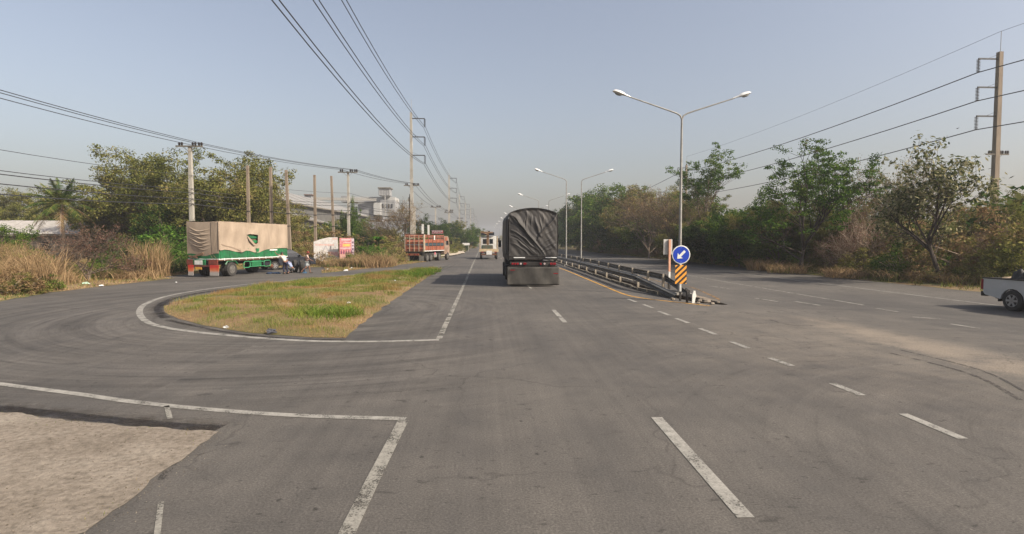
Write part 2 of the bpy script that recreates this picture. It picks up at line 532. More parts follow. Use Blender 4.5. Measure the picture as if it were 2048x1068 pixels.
M['ground'] = soil('ground_soil', (.10, .08, .04), (.16, .13, .06), (.20, .16, .08), .05, (.07, .08, .025))
M['gravel'] = soil('sandy_gravel', (.34, .28, .21), (.46, .39, .30), (.52, .45, .36), .7)
M['median'] = soil('dusty_median', (.14, .12, .095), (.22, .18, .14), (.28, .23, .17), .9)
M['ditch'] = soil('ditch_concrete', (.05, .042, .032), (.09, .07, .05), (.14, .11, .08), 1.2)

def road_paint(name, c, worn):
    n = N(name)
    v = n.coord('Object')
    a = n.noise(v, 3.0, 6, .7); b = n.noise(v, 40, 3, .7)
    k = n.math('ADD', n.math('MULTIPLY', a, .6), n.math('MULTIPLY', b, .4))
    col = n.mix(n.ramp(k, [(.4, 1), (.6, 0)]), c, tuple(q * .5 for q in c))
    p = n.bsdf(col, .8, 0, None, .2)
    tr = n.n.new('ShaderNodeBsdfTransparent')
    mx = n.n.new('ShaderNodeMixShader')
    n.l.new(n.ramp(k, [(worn - .04, 0), (worn + .06, 1)]), mx.inputs[0])
    n.l.new(tr.outputs[0], mx.inputs[1]); n.l.new(p, mx.inputs[2])
    return n.done(mx.outputs[0])
M['line_white'] = road_paint('white_road_paint', (.31, .295, .26), .40)
M['line_worn'] = road_paint('worn_white_road_paint', (.27, .255, .22), .43)
M['line_yellow'] = road_paint('yellow_road_paint', (.55, .30, .07), .38)
M['skid'] = road_paint('dark_skid_rubber', (.07, .064, .058), .50)

def soot():
    n = N('sooty_edge_stain')
    v = n.coord('Object')
    k = n.noise(v, 1.4, 6, .75)
    p = n.bsdf((.055, .045, .035), .95, 0, None, .1)
    tr = n.n.new('ShaderNodeBsdfTransparent'); mx = n.n.new('ShaderNodeMixShader')
    n.l.new(n.ramp(k, [(.40, .0), (.74, .22)]), mx.inputs[0])
    n.l.new(tr.outputs[0], mx.inputs[1]); n.l.new(p, mx.inputs[2])
    return n.done(mx.outputs[0])
M['soot'] = soot()
M['dark_steel'] = plain('dark_bracket_steel', (.07, .07, .07), (.04, .04, .04), .6, metal=.3)
# ================================================================== GROUND, ROADS
# median ditch centre-line edges (world x at y)
DITCH = [(21.4, 9.35, 9.55), (22.3, 8.7, 9.6), (24.5, 8.35, 9.35), (28, 7.95, 8.95), (33, 7.98, 8.95), (40, 8.1, 9.1),
         (50, 8.3, 9.3), (65, 8.5, 9.5), (100, 8.6, 9.6), (300, 8.7, 9.7)]
def dl(y, k):
    ys = [d[0] for d in DITCH]; xs = [d[k] for d in DITCH]
    return float(np.interp(y, ys, xs))
YE = 1380.0
def slot(dx=0.0):
    """outline run up the left lip, back down the right lip (an inlet from the far end)"""
    L = [(d[1] - dx, d[0]) for d in DITCH]; R = [(d[2] + dx, d[0]) for d in DITCH]
    return L, R
L, R = slot()
flat = lambda z: (lambda X, Y: np.full(X.shape, z))
go = [(-600, -60), (600, -60), (600, YE), (9.8, YE)] + [(x, y) for x, y in reversed(R)] + [(x, y) for x, y in L] + [(8.6, YE), (-600, YE)]
V, Fa = region(go, [], flat(-0.03))
tag(link('ground', np_mesh('ground', V, Fa, M['ground'])), kind='structure', label='dry scrubby ground under and beyond the road')

XR = 24.3
road = [G(905, 510), G(880, 520), (-7.5, 64), G(790, 528), G(700, 539)]
left_edge = [(-4.2, 300), (-4.2, 150), (-5.4, 93)]
asph = [(-70, -40), (XR + .4, -40), (XR + .4, 900), (10.2, 900)] + [(x, y) for x, y in reversed(R)] + [(x, y) for x, y in L] + [(9.0, 900), (-4.2, 900)] \
    + left_edge + [(-8.0, 72), (-11, 62), (-16, 59), (-27, 56), (-30, 46), (-34, 30), (-70, 10)]
V, Fa = region(asph, [], flat(0.0))
tag(link('road', np_mesh('road', V, Fa, M['asphalt'])), kind='structure', label='worn grey asphalt of the main road and its side loop')

# ditch: two walls and a floor
b = MB()
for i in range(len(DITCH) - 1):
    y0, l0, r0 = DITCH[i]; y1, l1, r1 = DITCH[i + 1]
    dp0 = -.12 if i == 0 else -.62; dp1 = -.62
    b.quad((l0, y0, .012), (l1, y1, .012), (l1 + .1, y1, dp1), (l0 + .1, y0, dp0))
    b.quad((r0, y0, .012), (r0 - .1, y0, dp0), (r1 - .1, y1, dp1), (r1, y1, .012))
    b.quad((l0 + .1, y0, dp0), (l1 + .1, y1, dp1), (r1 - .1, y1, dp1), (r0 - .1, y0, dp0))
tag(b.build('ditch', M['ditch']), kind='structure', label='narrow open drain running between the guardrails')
# broken concrete lip pieces along the ditch
rr = random.Random(5)
for side in (1, 2):
    b = MB()
    for k in range(44):
        y = 24.4 + k * 1.25
        x = dl(y, side) + (-.06 if side == 1 else .06)
        x2 = dl(y + 1.2, side) + (-.06 if side == 1 else .06)
        h = .07 + rr.random() * .05
        b.box(((x + x2) / 2, y + .6, h / 2 - .05 + .03), (.13, 1.18, h + .1), rot=(0, rr.uniform(-.05, .05), -atan2(x2 - x, 1.2)))
    tag(b.build('ditch_lip', M['concrete_dark'] if side == 1 else M['concrete']), kind='structure', label='concrete lip of the median drain')
# paved strip between ditch and far rail
mp = [(dl(y, 2) + .14, y) for y in (23, 26, 30, 36, 45, 60, 100, 300)] + [(10.35, 300), (10.4, 100), (10.25, 60), (9.9, 40), (9.6, 30), (9.75, 26), (9.9, 23)]
V, Fa = region(rough(mp, .5, .05), [], flat(.004))
tag(link('median', np_mesh('median', V, Fa, M['median'])), kind='structure', label='dusty strip between the drain and the far guardrail')

def terrain(name, outline, mat, amp, rise, npts, box, wob=.11, step=.6, lab=None, base=.008, seed=0):
    o = rough(outline, step, wob, seed)
    X, Y = grid_pts(o, npts, box)
    def zf(X, Y):
        d = edge_dist(o, X, Y)
        k = np.clip(d / 1.5, 0, 1)
        nz = np.array([mnoise.noise(Vector((a * .5, c * .5, seed))) + .5 * mnoise.noise(Vector((a * 1.9, c * 1.9, seed))) for a, c in zip(X, Y)])
        return base + k * (rise + amp * nz)
    V, Fa = region(o, list(zip(X, Y)), zf)
    ob = link(name, np_mesh(name, V, Fa, mat, True))
    tag(ob, lab, kind='structure')
    return o, (V, Fa)

island_out = [G(*p) for p in ((690, 677), (620, 676), (560, 672), (500, 666), (450, 659), (390, 647), (345, 634), (325, 620), (340, 606), (385, 594), (480, 577),
                              (600, 563), (700, 554), (800, 544), (870, 536.5), (884, 536), (862, 551), (820, 578), (760, 619), (720, 650))]
ISL, _ = terrain('traffic_island', island_out, M['island'], .05, .16, 2600, (-13, 13, -3, 55), lab='grassy island between the side loop and the main road')
dirt_out = [(-30, 8.2)] + [G(*p) for p in ((-60, 816), (0, 825), (150, 842), (300, 857), (400, 862), (430, 864), (400, 890), (320, 950), (240, 1010), (170, 1066))] + [(-5.2, 2.5), (-5.2, -8), (-30, -8)]
DIRT, _ = terrain('dirt_patch', dirt_out, M['dirt'], .014, .025, 1800, (-14, 2, -3, 9), wob=.10, step=.12, lab='pale packed dirt patch in the near left corner', seed=3)
verge_out = [(-60, 9), G(-150, 626), G(0, 603), G(90, 587), G(180, 576), G(345, 557), (-22.4, 40), (-21.6, 48.5), (-20.5, 53.8), (-15.2, 54.2), (-13.7, 49.5), G(640, 547), G(700, 541), G(790, 531),
             G(850, 524), G(880, 516.5), (-6.0, 88), (-5.2, 120), (-4.4, 180), (-4.2, 300), (-4.2, 890), (-300, 890), (-300, 9)]
VER, (VV, VF) = terrain('verge_left', verge_out, M['verge'], .06, .06, 5000, (-60, 14, -4, 110), wob=.22, lab='dry weedy verge left of the road')
gp = [G(902, 513), G(930, 507), (-4.6, 130), (-4.6, 200), (-9, 200), (-14, 110), (-12, 84), (-7.8, 82)]
V, Fa = region(rough(gp, 1, .25), [], flat(.16))
tag(link('gravel_track', np_mesh('gravel_track', V, Fa, M['gravel'])), kind='structure', label='pale gravel track leaving the road on the left')
rv = [(XR, -30), (XR + .1, 10), (XR, 20), (XR - .15, 40), (XR + .1, 80), (XR, 160), (XR, 890), (200, 890), (200, -30)]
RVER, _ = terrain('verge_right', rv, M['verge'], .08, .10, 3000, (24, 10, 60, 110), wob=.25, lab='dry grassy verge right of the far carriageway', seed=9)

M['line_yellow_worn'] = road_paint('worn_yellow_road_paint', (.30, .17, .06), .47)
# ------------------------------------------------------------------ markings
def strip(pts, w, name, mat, lab, z=.006, n=1):
    pts = [Vector(p) for p in pts]
    vs, fs = [], []
    for i, p in enumerate(pts):
        t = (pts[min(i + 1, len(pts) - 1)] - pts[max(i - 1, 0)]).normalized()
        nr = Vector((-t.y, t.x)) * w / 2
        vs += [(p.x - nr.x, p.y - nr.y, z), (p.x + nr.x, p.y + nr.y, z)]
        if i: fs.append((2 * i - 2, 2 * i - 1, 2 * i + 1, 2 * i))
    me = bpy.data.meshes.new(name); me.from_pydata(vs, [], fs); me.materials.append(mat)
    return tag(link(name, me), lab, kind='structure')

def smooth_pts(P, k=6):
    out = []
    n = len(P)
    for i in range(n - 1):
        p0, p1, p2, p3 = (Vector(P[max(i - 1, 0)]), Vector(P[i]), Vector(P[i + 1]), Vector(P[min(i + 2, n - 1)]))
        for j in range(k):
            t = j / k
            out.append(.5 * ((2 * p1) + (p2 - p0) * t + (2 * p0 - 5 * p1 + 4 * p2 - p3) * t * t + (3 * p1 - p0 - 3 * p2 + p3) * t ** 3))
    out.append(Vector(P[-1]))
    return out

pl = [G(*p) for p in ((882, 532), (800, 540.5), (700, 550), (600, 559), (500, 568), (410, 579), (340, 591), (295, 606), (279, 622), (290, 641), (325, 654), (390, 664),
                      (480, 673), (560, 679), (650, 683), (760, 683), (878, 680))]
strip(smooth_pts(pl), .20, 'island_line', M['line_white'], 'white line looping round the grassy island')
pl = [G(*p) for p in ((-120, 748), (0, 768), (150, 787.5), (270, 804.5), (450, 822), (620, 832.5), (812, 838))]
strip(smooth_pts(pl), .15, 'loop_line', M['line_white'], 'white line along the near side of the loop')
strip([G(806, 842), G(744, 964), G(690, 1075), (-1.12, 2.0), (-1.12, -10)], .15, 'edge_line', M['line_worn'], 'worn white edge line of the main road', z=.007)
strip([G(878, 678), (-1.12, 24), (-1.12, 35), (-1.15, 60), (-1.2, 300), (-1.2, 700)], .15, 'edge_line', M['line_worn'], 'worn white edge line of the main road', z=.008)
strip([G(-150, 624), G(0, 600.5), G(90, 585), G(180, 574), G(345, 555.5)], .12, 'frontage_line', M['line_worn'], 'faint white line along the far side of the loop')
strip([G(333, 812), G(340, 838)], .07, 'paint_scrape', M['line_worn'], 'short stray paint mark beside the loop line')
strip([G(322, 1005), G(313, 1080)], .05, 'paint_scrape', M['line_worn'], 'thin stray paint mark beside the dirt patch')
def dash(a, c, w=.15, mat='line_white', nm='lane_dash'):
    strip([a, Vector(a).lerp(Vector(c), .5), c], w, nm, M[mat], 'white lane dash on the main road')
dash(G(1313, 835), G(1492, 1036), .16)
dash(G(1107, 620), G(1130, 645), .15)
for k in range(0, 30):
    y0 = 29.2 + 12 * k
    dash((2.5, y0), (2.5, y0 + 3.0), .13)
for a, c in (((1806, 828), (1926, 878)), ((1665, 767), (1724, 791)), ((1540, 716), (1584, 732)), ((1461, 683), (1498, 697)), ((1400, 657), (1431, 669)),
             ((1352, 637), (1377, 646)), ((1318, 623), (1340, 631)), ((1287, 609), (1305, 616)), ((1256, 598), (1272, 604))):
    dash(G(*a), G(*c), .14)
pl = [G(1420, 612), G(1350, 604), G(1290, 597), G(1250, 589), G(1210, 573), G(1170, 556.5), G(1130, 540), (6.9, 60), (7.2, 100), (7.3, 400)]
strip(smooth_pts(pl, 5), .14, 'median_line', M['line_yellow'], 'yellow line beside the median on the near side')
pl = [G(1440, 600), G(1420, 590), G(1380, 574), (10.8, 32), (11.0, 45), (11.1, 80), (11.1, 400)]
strip(smooth_pts(pl, 5), .10, 'median_line', M['line_yellow_worn'], 'yellow line beside the median on the far side')
strip([(19.9, 12), (19.9, 60), (19.9, 500)], .15, 'edge_line', M['line_white'], 'white edge line of the far carriageway')
strip([(14.8, 21.0), (14.8, 50), (14.8, 500)], .14, 'turn_lane_line', M['line_worn'], 'white line between the far lanes')
for a, c in (((1753, 617), (1795, 623.5)), ((1508, 596), (1560, 604)), ((1590, 603), (1640, 611)), ((1825, 634), (1880, 638)), ((1900, 648), (1960, 657)),
             ((1420, 572), (1460, 578))):
    dash(G(*a), G(*c), .15, 'line_worn')
for k, (P, w_) in enumerate((([G(*p) for p in ((-60, 812), (0, 817), (150, 833), (300, 848), (400, 855), (440, 857))], .75), ([G(*p) for p in ((330, 636), (316, 620), (330, 604), (370, 592), (430, 582), (520, 571), (640, 559))], .8),
                          ([G(*p) for p in ((335, 640), (390, 652), (450, 664), (560, 676), (690, 680))], .3))):
    strip(smooth_pts(P, 4), w_, 'edge_stain', M['soot'], 'dark grime on the asphalt along the edge of the %s' % ('dirt patch' if k == 0 else 'grassy island'), z=.003)
    strip(smooth_pts(P, 4), w_ * .75, 'edge_stain', M['soot'], 'dark grime on the asphalt along the edge of the %s' % ('dirt patch' if k == 0 else 'grassy island'), z=.0038)
    strip(smooth_pts(P, 4), w_ * .35, 'edge_stain', M['soot'], 'dark grime on the asphalt along the edge of the %s' % ('dirt patch' if k == 0 else 'grassy island'), z=.0052)
    strip(smooth_pts(P, 4), w_ * .55, 'edge_stain', M['soot'], 'dark grime on the asphalt along the edge of the %s' % ('dirt patch' if k == 0 else 'grassy island'), z=.0045)
# skid marks curling through the crossing
rr = random.Random(3)
for P in (((1800, 700), (1960, 740), (2060, 790)), ((1780, 706), (1940, 748), (2040, 800)), ((320, 960), (345, 930), (355, 915)), ((858, 545), (890, 533), (905, 527)), ((868, 548), (898, 535), (912, 529)), ((1540, 640), (1580, 650), (1640, 652)),
          ((60, 617), (110, 615), (160, 618))):
    strip(smooth_pts([G(*p) for p in P], 6), rr.uniform(.05, .12), 'skid_mark', M['skid'], 'dark skid mark on the asphalt', z=.004)

# ================================================================== GUARDRAILS
def rail_prof(side):
    """W-beam profile (offset, z)"""
    s = side
    return [(0, .0), (.02 * s, .03), (.10 * s, .07), (.10 * s, .11), (.02 * s, .15), (.02 * s, .17), (.10 * s, .21), (.10 * s, .25), (.02 * s, .29), (0, .32)]
def guardrail(name, pts, posts, side, lab, post_off, z0=.42):
    """pts: (x,y,ztop); panels between successive points, one object each"""
    root = empty(name, (pts[0][0], pts[0][1], 0), 0, lab, 'guardrail')
    ox, oy = pts[0][0], pts[0][1]
    prof = rail_prof(side)
    for i in range(len(pts) - 1):
        (x0, y0, t0), (x1, y1, t1) = pts[i], pts[i + 1]
        d = Vector((x1 - x0, y1 - y0)).normalized(); nr = Vector((d.y, -d.x))
        mb = MB(); vs = []
        e = .0
        for (x, y, t, k) in ((x0 - d.x * .12, y0 - d.y * .12, t0, 0), (x1 + d.x * .12, y1 + d.y * .12, t1, 1)):
            for u, v in prof:
                uu = u + (.006 * (i % 2)) * side
                vs.append((x - ox + nr.x * uu, y - oy + nr.y * uu, t - .32 + v))
            for u, v in prof:
                uu = u - .012 * side + (.006 * (i % 2)) * side
                vs.append((x - ox + nr.x * uu, y - oy + nr.y * uu, t - .32 + v))
        n = len(prof); fs = []
        for j in range(n - 1):
            fs += [(j, j + 1, 2 * n + j + 1, 2 * n + j), (n + j, 3 * n + j, 3 * n + j + 1, n + j + 1)]
        fs += [(0, 2 * n, 3 * n, n), (n - 1, 2 * n - 1, 4 * n - 1, 3 * n - 1)]
        mb.add(vs, fs)
        mb.build('beam', M['rail'], root)
    pm = None
    for (x, y, zt) in posts:
        if pm is None:
            pm = MB().box((0, 0, .5), (.10, .15, 1.0)).mesh('post', M['post'])
        link('post', pm, root, (x - ox + post_off, y - oy, zt - .98))
        # bolt block between post and beam
    return root
def rail_x(y, side):
    if side == 0: return float(np.interp(y, [23.6, 28.5, 33, 50, 80, 300], [8.30, 7.84, 7.92, 8.25, 8.5, 8.75]))
    return float(np.interp(y, [25.8, 28, 33, 45, 60, 100, 300], [9.35, 9.28, 9.35, 9.75, 9.95, 10.1, 10.2]))
ys = [23.7, 28.4, 32.4, 36.4, 40.4, 44.4, 48.4, 52.4, 56.4, 60.4, 64.4, 72.4, 80.4, 96, 112, 140, 180, 240, 300]
zt = lambda y: float(np.interp(y, [23.7, 28.4], [.22, .76]))
near = [(rail_x(y, 0), y, zt(y) + .02) for y in ys]
posts = [(rail_x(y, 0), y, .74) for y in list(np.arange(28.4, 90, 4)) + list(np.arange(96, 300, 12))]
guardrail('guardrail', near, posts, -1, 'grey steel guardrail on the near side of the drain, its end sloping into the ground', .09)
ys = [25.0, 26.4, 28.2, 31, 34.6, 38.6, 42.6, 46.6, 50.6, 54.6, 58.6, 62.6, 70, 80, 96, 112, 140, 180, 240, 300]
zt2 = lambda y: float(np.interp(y, [25.0, 26.4, 28.2], [.14, .45, .8]))
far = [(rail_x(y, 1), y, zt2(y)) for y in ys]
posts = [(rail_x(y, 1), y, .8) for y in [28.2, 31] + list(np.arange(34.6, 90, 4)) + list(np.arange(96, 300, 12))]
guardrail('guardrail', far, posts, 1, 'darker steel guardrail on the far side of the drain, seen from behind', -.09)

# rail end terminal: crumpled white plate leaning at the nose
t = empty('rail_terminal', (*G(1386, 606), 0), .2, 'white bent end plate standing at the nose of the median drain', 'end plate')
MB().prism([(-.07, 0), (.08, 0), (.10, .3), (.04, .5), (-.08, .52), (-.11, .35)], -.015, .015, 'Y').build('plate', M['white_paint'], t, rot=(.15, 0, .3))
MB().box((-.2, .12, .25), (.06, .08, .5)).box((-.16, .15, .5), (.26, .04, .1), rot=(0, .5, .2)).build('bracket', M['black'], t)
# rubble at the nose
rr = random.Random(8)
for i, (px, py, s) in enumerate(((1345, 600, .16), (1400, 604, .2), (1412, 606, .26), (1424, 609, .15), (1396, 608, .14), (1436, 606, .12))):
    x, y = G(px, py)
    vs = []
    mb = MB().lathe([(s * .35, 0), (s * .6, s * .2), (s * .5, s * .5), (s * .2, s * .62)], 7)
    mb.v = [(a * rr.uniform(.7, 1.3), c * rr.uniform(.7, 1.4), d * rr.uniform(.8, 1.2)) for a, c, d in mb.v]
    o = mb.build('rubble_chunk', M['dirt'], None, (x, y, 0), (0, 0, rr.uniform(0, 3)))
    tag(o, 'lump of broken concrete by the nose of the median drain', 'rubble', 'broken concrete lumps at the median nose')

# ================================================================== SIGNS
sx, sy = G(1361, 602)
s = empty('keep_left_sign', (sx, sy, 0), 0, 'round blue keep left sign with white arrow above an orange and black hazard panel', 'road sign')
rot = (0, 0, -.02)
MB().box((0, .05, .98), (.075, .075, 1.25)).build('post', M['white_paint'], s)
MB().box((0, .05, .19), (.077, .077, .42)).build('post_base', M['black'], s)
sb = plain('sign_blue', (.012, .05, .42), (.01, .04, .32), .35, scale=3)
sw = plain('sign_white', (.72, .72, .66), (.6, .6, .55), .4, scale=4)
so = plain('sign_orange', (.85, .36, .04), (.65, .27, .04), .45, scale=6)
sk = plain('sign_black', (.02, .02, .018), (.035, .03, .025), .5)
zc = 1.93
MB().lathe([(.372, 0), (.385, .008), (.385, .02)], 40, (0, 0.0, zc), 'Y').build('rim_ring', sw, s)
MB().lathe([(.345, -.004), (.345, .002)], 40, (0, -.002, zc), 'Y').build('disc_face', sb, s)
# arrow pointing down-left
a = pi * 1.25
u = Vector((cos(a), sin(a))); v = Vector((-u.y, u.x))
A = [u * .235, u * .05 + v * .155, u * .075 + v * .05, u * -.22 + v * .05, u * -.22 - v * .05, u * .075 - v * .05, u * .05 - v * .155]
MB().prism([(p.x, p.y + zc) for p in A], -.0125, -.0065, 'Y').build('arrow', sw, s)
for bx, bz in ((0, .29), (0, -.29)):
    MB().lathe([(.012, -.012), (.012, -.006)], 8, (bx, 0, zc + bz), 'Y').build('bolt', M['galv'], s)
hz0, hz1, hw = .72, 1.50, .24
MB().prism([(-hw, hz0), (hw, hz0), (hw, hz1), (-hw, hz1)], -.0, .012, 'Y').build('hazard_panel', so, s)
# clipped diagonal stripes
def clip_band(c0, c1):
    P = [(-hw, hz0), (hw, hz0), (hw, hz1), (-hw, hz1)]
    for (sg, c) in ((1, c0), (-1, c1)):
        out = []
        for i in range(len(P)):
            p, q = P[i], P[(i + 1) % len(P)]
            fp = sg * ((p[1] - p[0] * .95) - c); fq = sg * ((q[1] - q[0] * .95) - c)
            if fp >= 0: out.append(p)
            if fp * fq < 0:
                k = fp / (fp - fq); out.append((p[0] + (q[0] - p[0]) * k, p[1] + (q[1] - p[1]) * k))
        P = out
        if len(P) < 3: return None
    return P
for k in range(7):
    P = clip_band(.55 + k * .24, .55 + k * .24 + .115)
    if P: MB().prism(P, -.005, -.001, 'Y').build('stripe', sk, s)

sx, sy = G(1338, 580)
s = empty('sign_from_behind', (sx, sy, 0), .08, 'blank grey back of a rectangular sign on a faded red and white post', 'road sign')
MB().box((0, 0, .25), (.11, .11, .5)).build('post_base', M['black'], s)
MB().box((0, 0, .72), (.1, .1, .46)).build('post_band', M['white_paint'], s)
MB().box((0, 0, 1.76), (.1, .1, 1.64)).build('post', plain('faded_red_post', (.50, .22, .13), (.62, .38, .26), .7, scale=2), s)
MB().box((-.05, .09, 2.2), (.46, .015, .78)).build('panel', plain('sign_back_grey', (.45, .44, .41), (.38, .37, .34), .6), s)

# far name board on the left
c = at(932, 492, 135)
s = empty('name_board', (c.x, c.y, 0), 0, 'small white board on posts beside the gravel track', 'sign')
MB().box((0, 0, 1.75), (1.7, .06, .55)).build('panel', M['white_paint'], s)
for q in (-.6, .6): MB().box((q, .05, .75), (.1, .1, 1.5)).build('post', M['concrete'], s)

# ================================================================== STREET LAMPS
def lamp_head_mesh():
    mb = MB()
    prof = [(0, .02, .03), (.1, .05, .05), (.3, .075, .07), (.36, .12, .10), (.5, .15, .125), (.7, .155, .12), (.82, .12, .09), (.88, .05, .04)]
    n = 12; vs = []
    for x, w, h in prof:
        for k in range(n):
            a = 2 * pi * k / n
            z = sin(a) * h
            if z < 0: z *= .35
            vs.append((x, cos(a) * w, z))
    fs = []
    for i in range(len(prof) - 1):
        for k in range(n):
            k2 = (k + 1) % n
            fs.append((i * n + k, i * n + k2, (i + 1) * n + k2, (i + 1) * n + k))
    fs += [tuple(range(n - 1, -1, -1)), tuple((len(prof) - 1) * n + k for k in range(n))]
    mb.add(vs, fs)
    return mb.mesh('lamp_head', M['lamp_white'], True)
HEAD = lamp_head_mesh()
mb = MB(); mb.lathe([(.10, 0), (.095, -.04), (.05, -.07)], 12)
mb.v = [(x * 1.7 + .60, y, z - .035) for x, y, z in mb.v]
LENS = mb.mesh('lens', M['lens'], True)
def street_lamp(x, y, arms, H, lab, group=None, top_r=.045, base_r=.085):
    s = empty('street_lamp', (x, y, 0), 0, lab, 'street lamp', group)
    MB().tube([(0, 0, 0), (0, 0, 2.0), (0, 0, H - .5)], [base_r, base_r * .85, top_r], 10).build('pole', M['galv'], s, smooth=True)
    MB().box((0, 0, .05), (.4, .4, .1)).build('base_plate', M['concrete'], s)
    for sg in arms:
        pts = [(0, 0, H - .5), (0, 0, H - .22), (sg * .08, 0, H - .06), (sg * .25, 0, H + .04), (sg * .6, 0, H + .16), (sg * 2.45, 0, H + .76)]
        MB().tube(pts, [top_r, top_r, .038, .036, .034, .028], 7).build('arm', M['galv'], s, smooth=True)
        h = link('lamp_head', HEAD, s, (sg * 2.38, 0, H + .74), (0, -.31, 0) if sg > 0 else (0, -.31, pi))
        link('lens', LENS, h)
    return s
street_lamp(9.12, 25.6, (-1, 1), 8.32, 'nearest street lamp, a tall grey pole with two arms rising behind the round blue sign')
# far pairs: one lamp per side
yl = 56
names = ['second', 'third', 'fourth', 'fifth', 'sixth', 'seventh', 'eighth', 'ninth', 'tenth', 'eleventh']
for k in range(9):
    y = yl + 29 * k
    for sg, dx in ((-1, 8.3), (1, 9.82)):
        dxx = dx + (.1 if k else 0)
        street_lamp(dxx, y, (sg,), 8.65, 'single-arm lamp over the %s carriageway, %s lamp along the median' % ('near' if sg < 0 else 'far', names[k]),
                    'single-arm street lamps along the median')

M['brown_concrete'] = plain('brownish_concrete', (.26, .205, .15), (.16, .125, .09), .9, scale=1.3, bump=.25, stretch=(1, 1, .2))
# ================================================================== POWER POLES
def disc_string(mb, x, y, z, n=9, r=.19, pitch=.155):
    for i in range(n):
        zz = z - i * pitch
        mb.lathe([(.03, 0), (r, -.045), (r * .95, -.07), (.03, -.06)], 8, (x, y, zz))
    mb.tube([(x, y, z + .05), (x, y, z - n * pitch)], .025, 5)
    return z - n * pitch
def pin_ins(mb, x, y, z, r=.12):
    mb.lathe([(r * .5, 0), (r, .06), (r * .55, .12), (r * 1.25, .17), (r * .6, .24), (r * .8, .30), (r * .3, .34)], 8, (x, y, z))
ZARM = 12.0
def dist_arm(s, z=ZARM, w=2.6, groups=((-.95,), (-.7,), (.35,), (.6,), (.95,), (1.2,)), rz=0):
    MB().box((0, -.16, z - .05), (w, .12, .14)).build('crossarm', M['concrete_dark'], s, rot=(0, 0, rz))
    MB().tube([(-.6, -.12, z - .1), (0, -.1, z - .65)], .025, 4).tube([(.6, -.12, z - .1), (0, -.1, z - .65)], .025, 4).build('brace', M['galv'], s, rot=(0, 0, rz))
    for g in groups:
        mb = MB(); pin_ins(mb, g[0], -.16, z + .02)
        mb.build('insulator', M['porcelain'], s, smooth=True, rot=(0, 0, rz))
def dist_pole(px, py_top, D, lab, rz=0, arms=True, H=None, r=.17, group='utility poles along the left side'):
    c = at(px, py_top, D)
    s = empty('utility_pole', (c.x, c.y, 0), 0, lab, 'utility pole', group)
    h = H or c.z
    MB().box((0, 0, h / 2), (r * 2, r * 2, h), taper=.62).build('pole', M['concrete'], s)
    if arms: dist_arm(s, h, rz=rz)
    return s, c
# distribution line: D1..D5
d1, c1 = dist_pole(380, 292, 57.8, 'thick pale utility pole with a crossarm standing behind the green truck', r=.23)
MB().box((.0, -.30, 6.2), (.03, .03, 11.0)).build('ground_wire', M['galv'], d1)
d2, c2 = dist_pole(696, 344, 76.5, 'utility pole with a crossarm standing above the red poster', r=.19)
d4, c4 = dist_pole(871, 414, 140, 'utility pole with crossarm seen above the orange truck', r=.2)
d5, c5 = dist_pole(897, 425, 166, 'small utility pole in front of the second tall pole', r=.2)
for i, (px, py, D) in enumerate(((920, 437, 230), (931, 444, 300))):
    dist_pole(px, py, D, 'far utility pole with crossarm, %s beyond the small white board' % ('first' if i == 0 else 'second'))
# bare concrete poles
for i, (px, py, D, lean) in enumerate(((495, 331, 55, 0), (541, 334, 57, 0), (578, 340, 56, -.03), (629, 350, 62, 0), (667, 352, 66, -.025))):
    c = at(px, py, D)
    w = ['leftmost of the five bare concrete posts, rising behind the tan tarpaulin', 'second of the five bare concrete posts, above the middle of the tarpaulin', 'leaning bare concrete post just right of the tan tarpaulin',
         'bare concrete post rising behind the white board', 'bare concrete post between white board and red poster'][i]
    s = empty('concrete_post', (c.x, c.y, 0), 0, w, 'concrete post', 'bare concrete posts behind the verge')
    o = MB().box((0, 0, c.z / 2), (.29, .29, c.z), taper=.75).build('pole', M['brown_concrete'], s, rot=(0, lean, 0))
    MB().box((0, -.01, c.z * .55), (.27, .27, .1)).box((0, -.01, c.z * .42), (.285, .285, .08)).build('band', M['black'], s, rot=(0, lean, 0))
# tall transmission poles left
PM = [None]
def tall_pole(x, y, H, lab, sg=1, arm=2.3, z_arms=(-1.0, -4.1, -7.2), group='tall transmission poles', spike=2.2, r=.27, lower=True, dist=True, taper=.6):
    s = empty('transmission_pole', (x, y, 0), 0, lab, 'utility pole', group)
    MB().box((0, 0, H / 2), (r * 2, r * 2, H), taper=taper).build('pole', M['concrete'] if sg > 0 else M['brown_concrete'], s)
    MB().tube([(.06, 0, H - .1), (.06, 0, H + spike)], .03, 5).build('lightning_rod', M['galv'], s)
    tips = []
    for dz in z_arms:
        z = H + dz
        MB().box((sg * arm / 2, 0, z), (arm, .12, .15)).tube([(0, 0, z + .55), (sg * arm * .55, 0, z + .04)], .02, 4).build('bracket_arm', M['dark_steel'], s)
        mb = MB(); zz = disc_string(mb, sg * arm, 0, z - .08)
        mb.build('insulator_string', M['porcelain'], s, smooth=True)
        tips.append(Vector((x + sg * arm, y, zz)))
    if dist: dist_arm(s, ZARM)
    return s, tips
p1c = at(822, 225, 97)
tp = []
P0 = tall_pole(-11.2, 14, p1c.z, 'tall transmission pole close on the left')  if False else None
tips0 = [Vector((-10.3, 10, p1c.z + dz - 1.5)) for dz in (-1.0, -4.1, -7.2)]
s1, t1 = tall_pole(p1c.x, 97, p1c.z, 'nearest tall transmission pole, standing behind the orange truck, with three arms to its right', r=.30)
MB().tube([(-.35, -.1, 3), (-.38, -.1, 9.4), (-.3, -.1, 10.5)], .09, 6).box((-.38, -.1, 9.6), (.3, .3, .7)).box((-.36, -.15, 7.2), (.25, .2, .9)).build('cable_riser', M['black'], s1)
MB().box((.45, .3, 4.2), (.26, .26, 8.4)).build('side_strut', M['concrete'], s1)
tips_all = [tips0, t1]
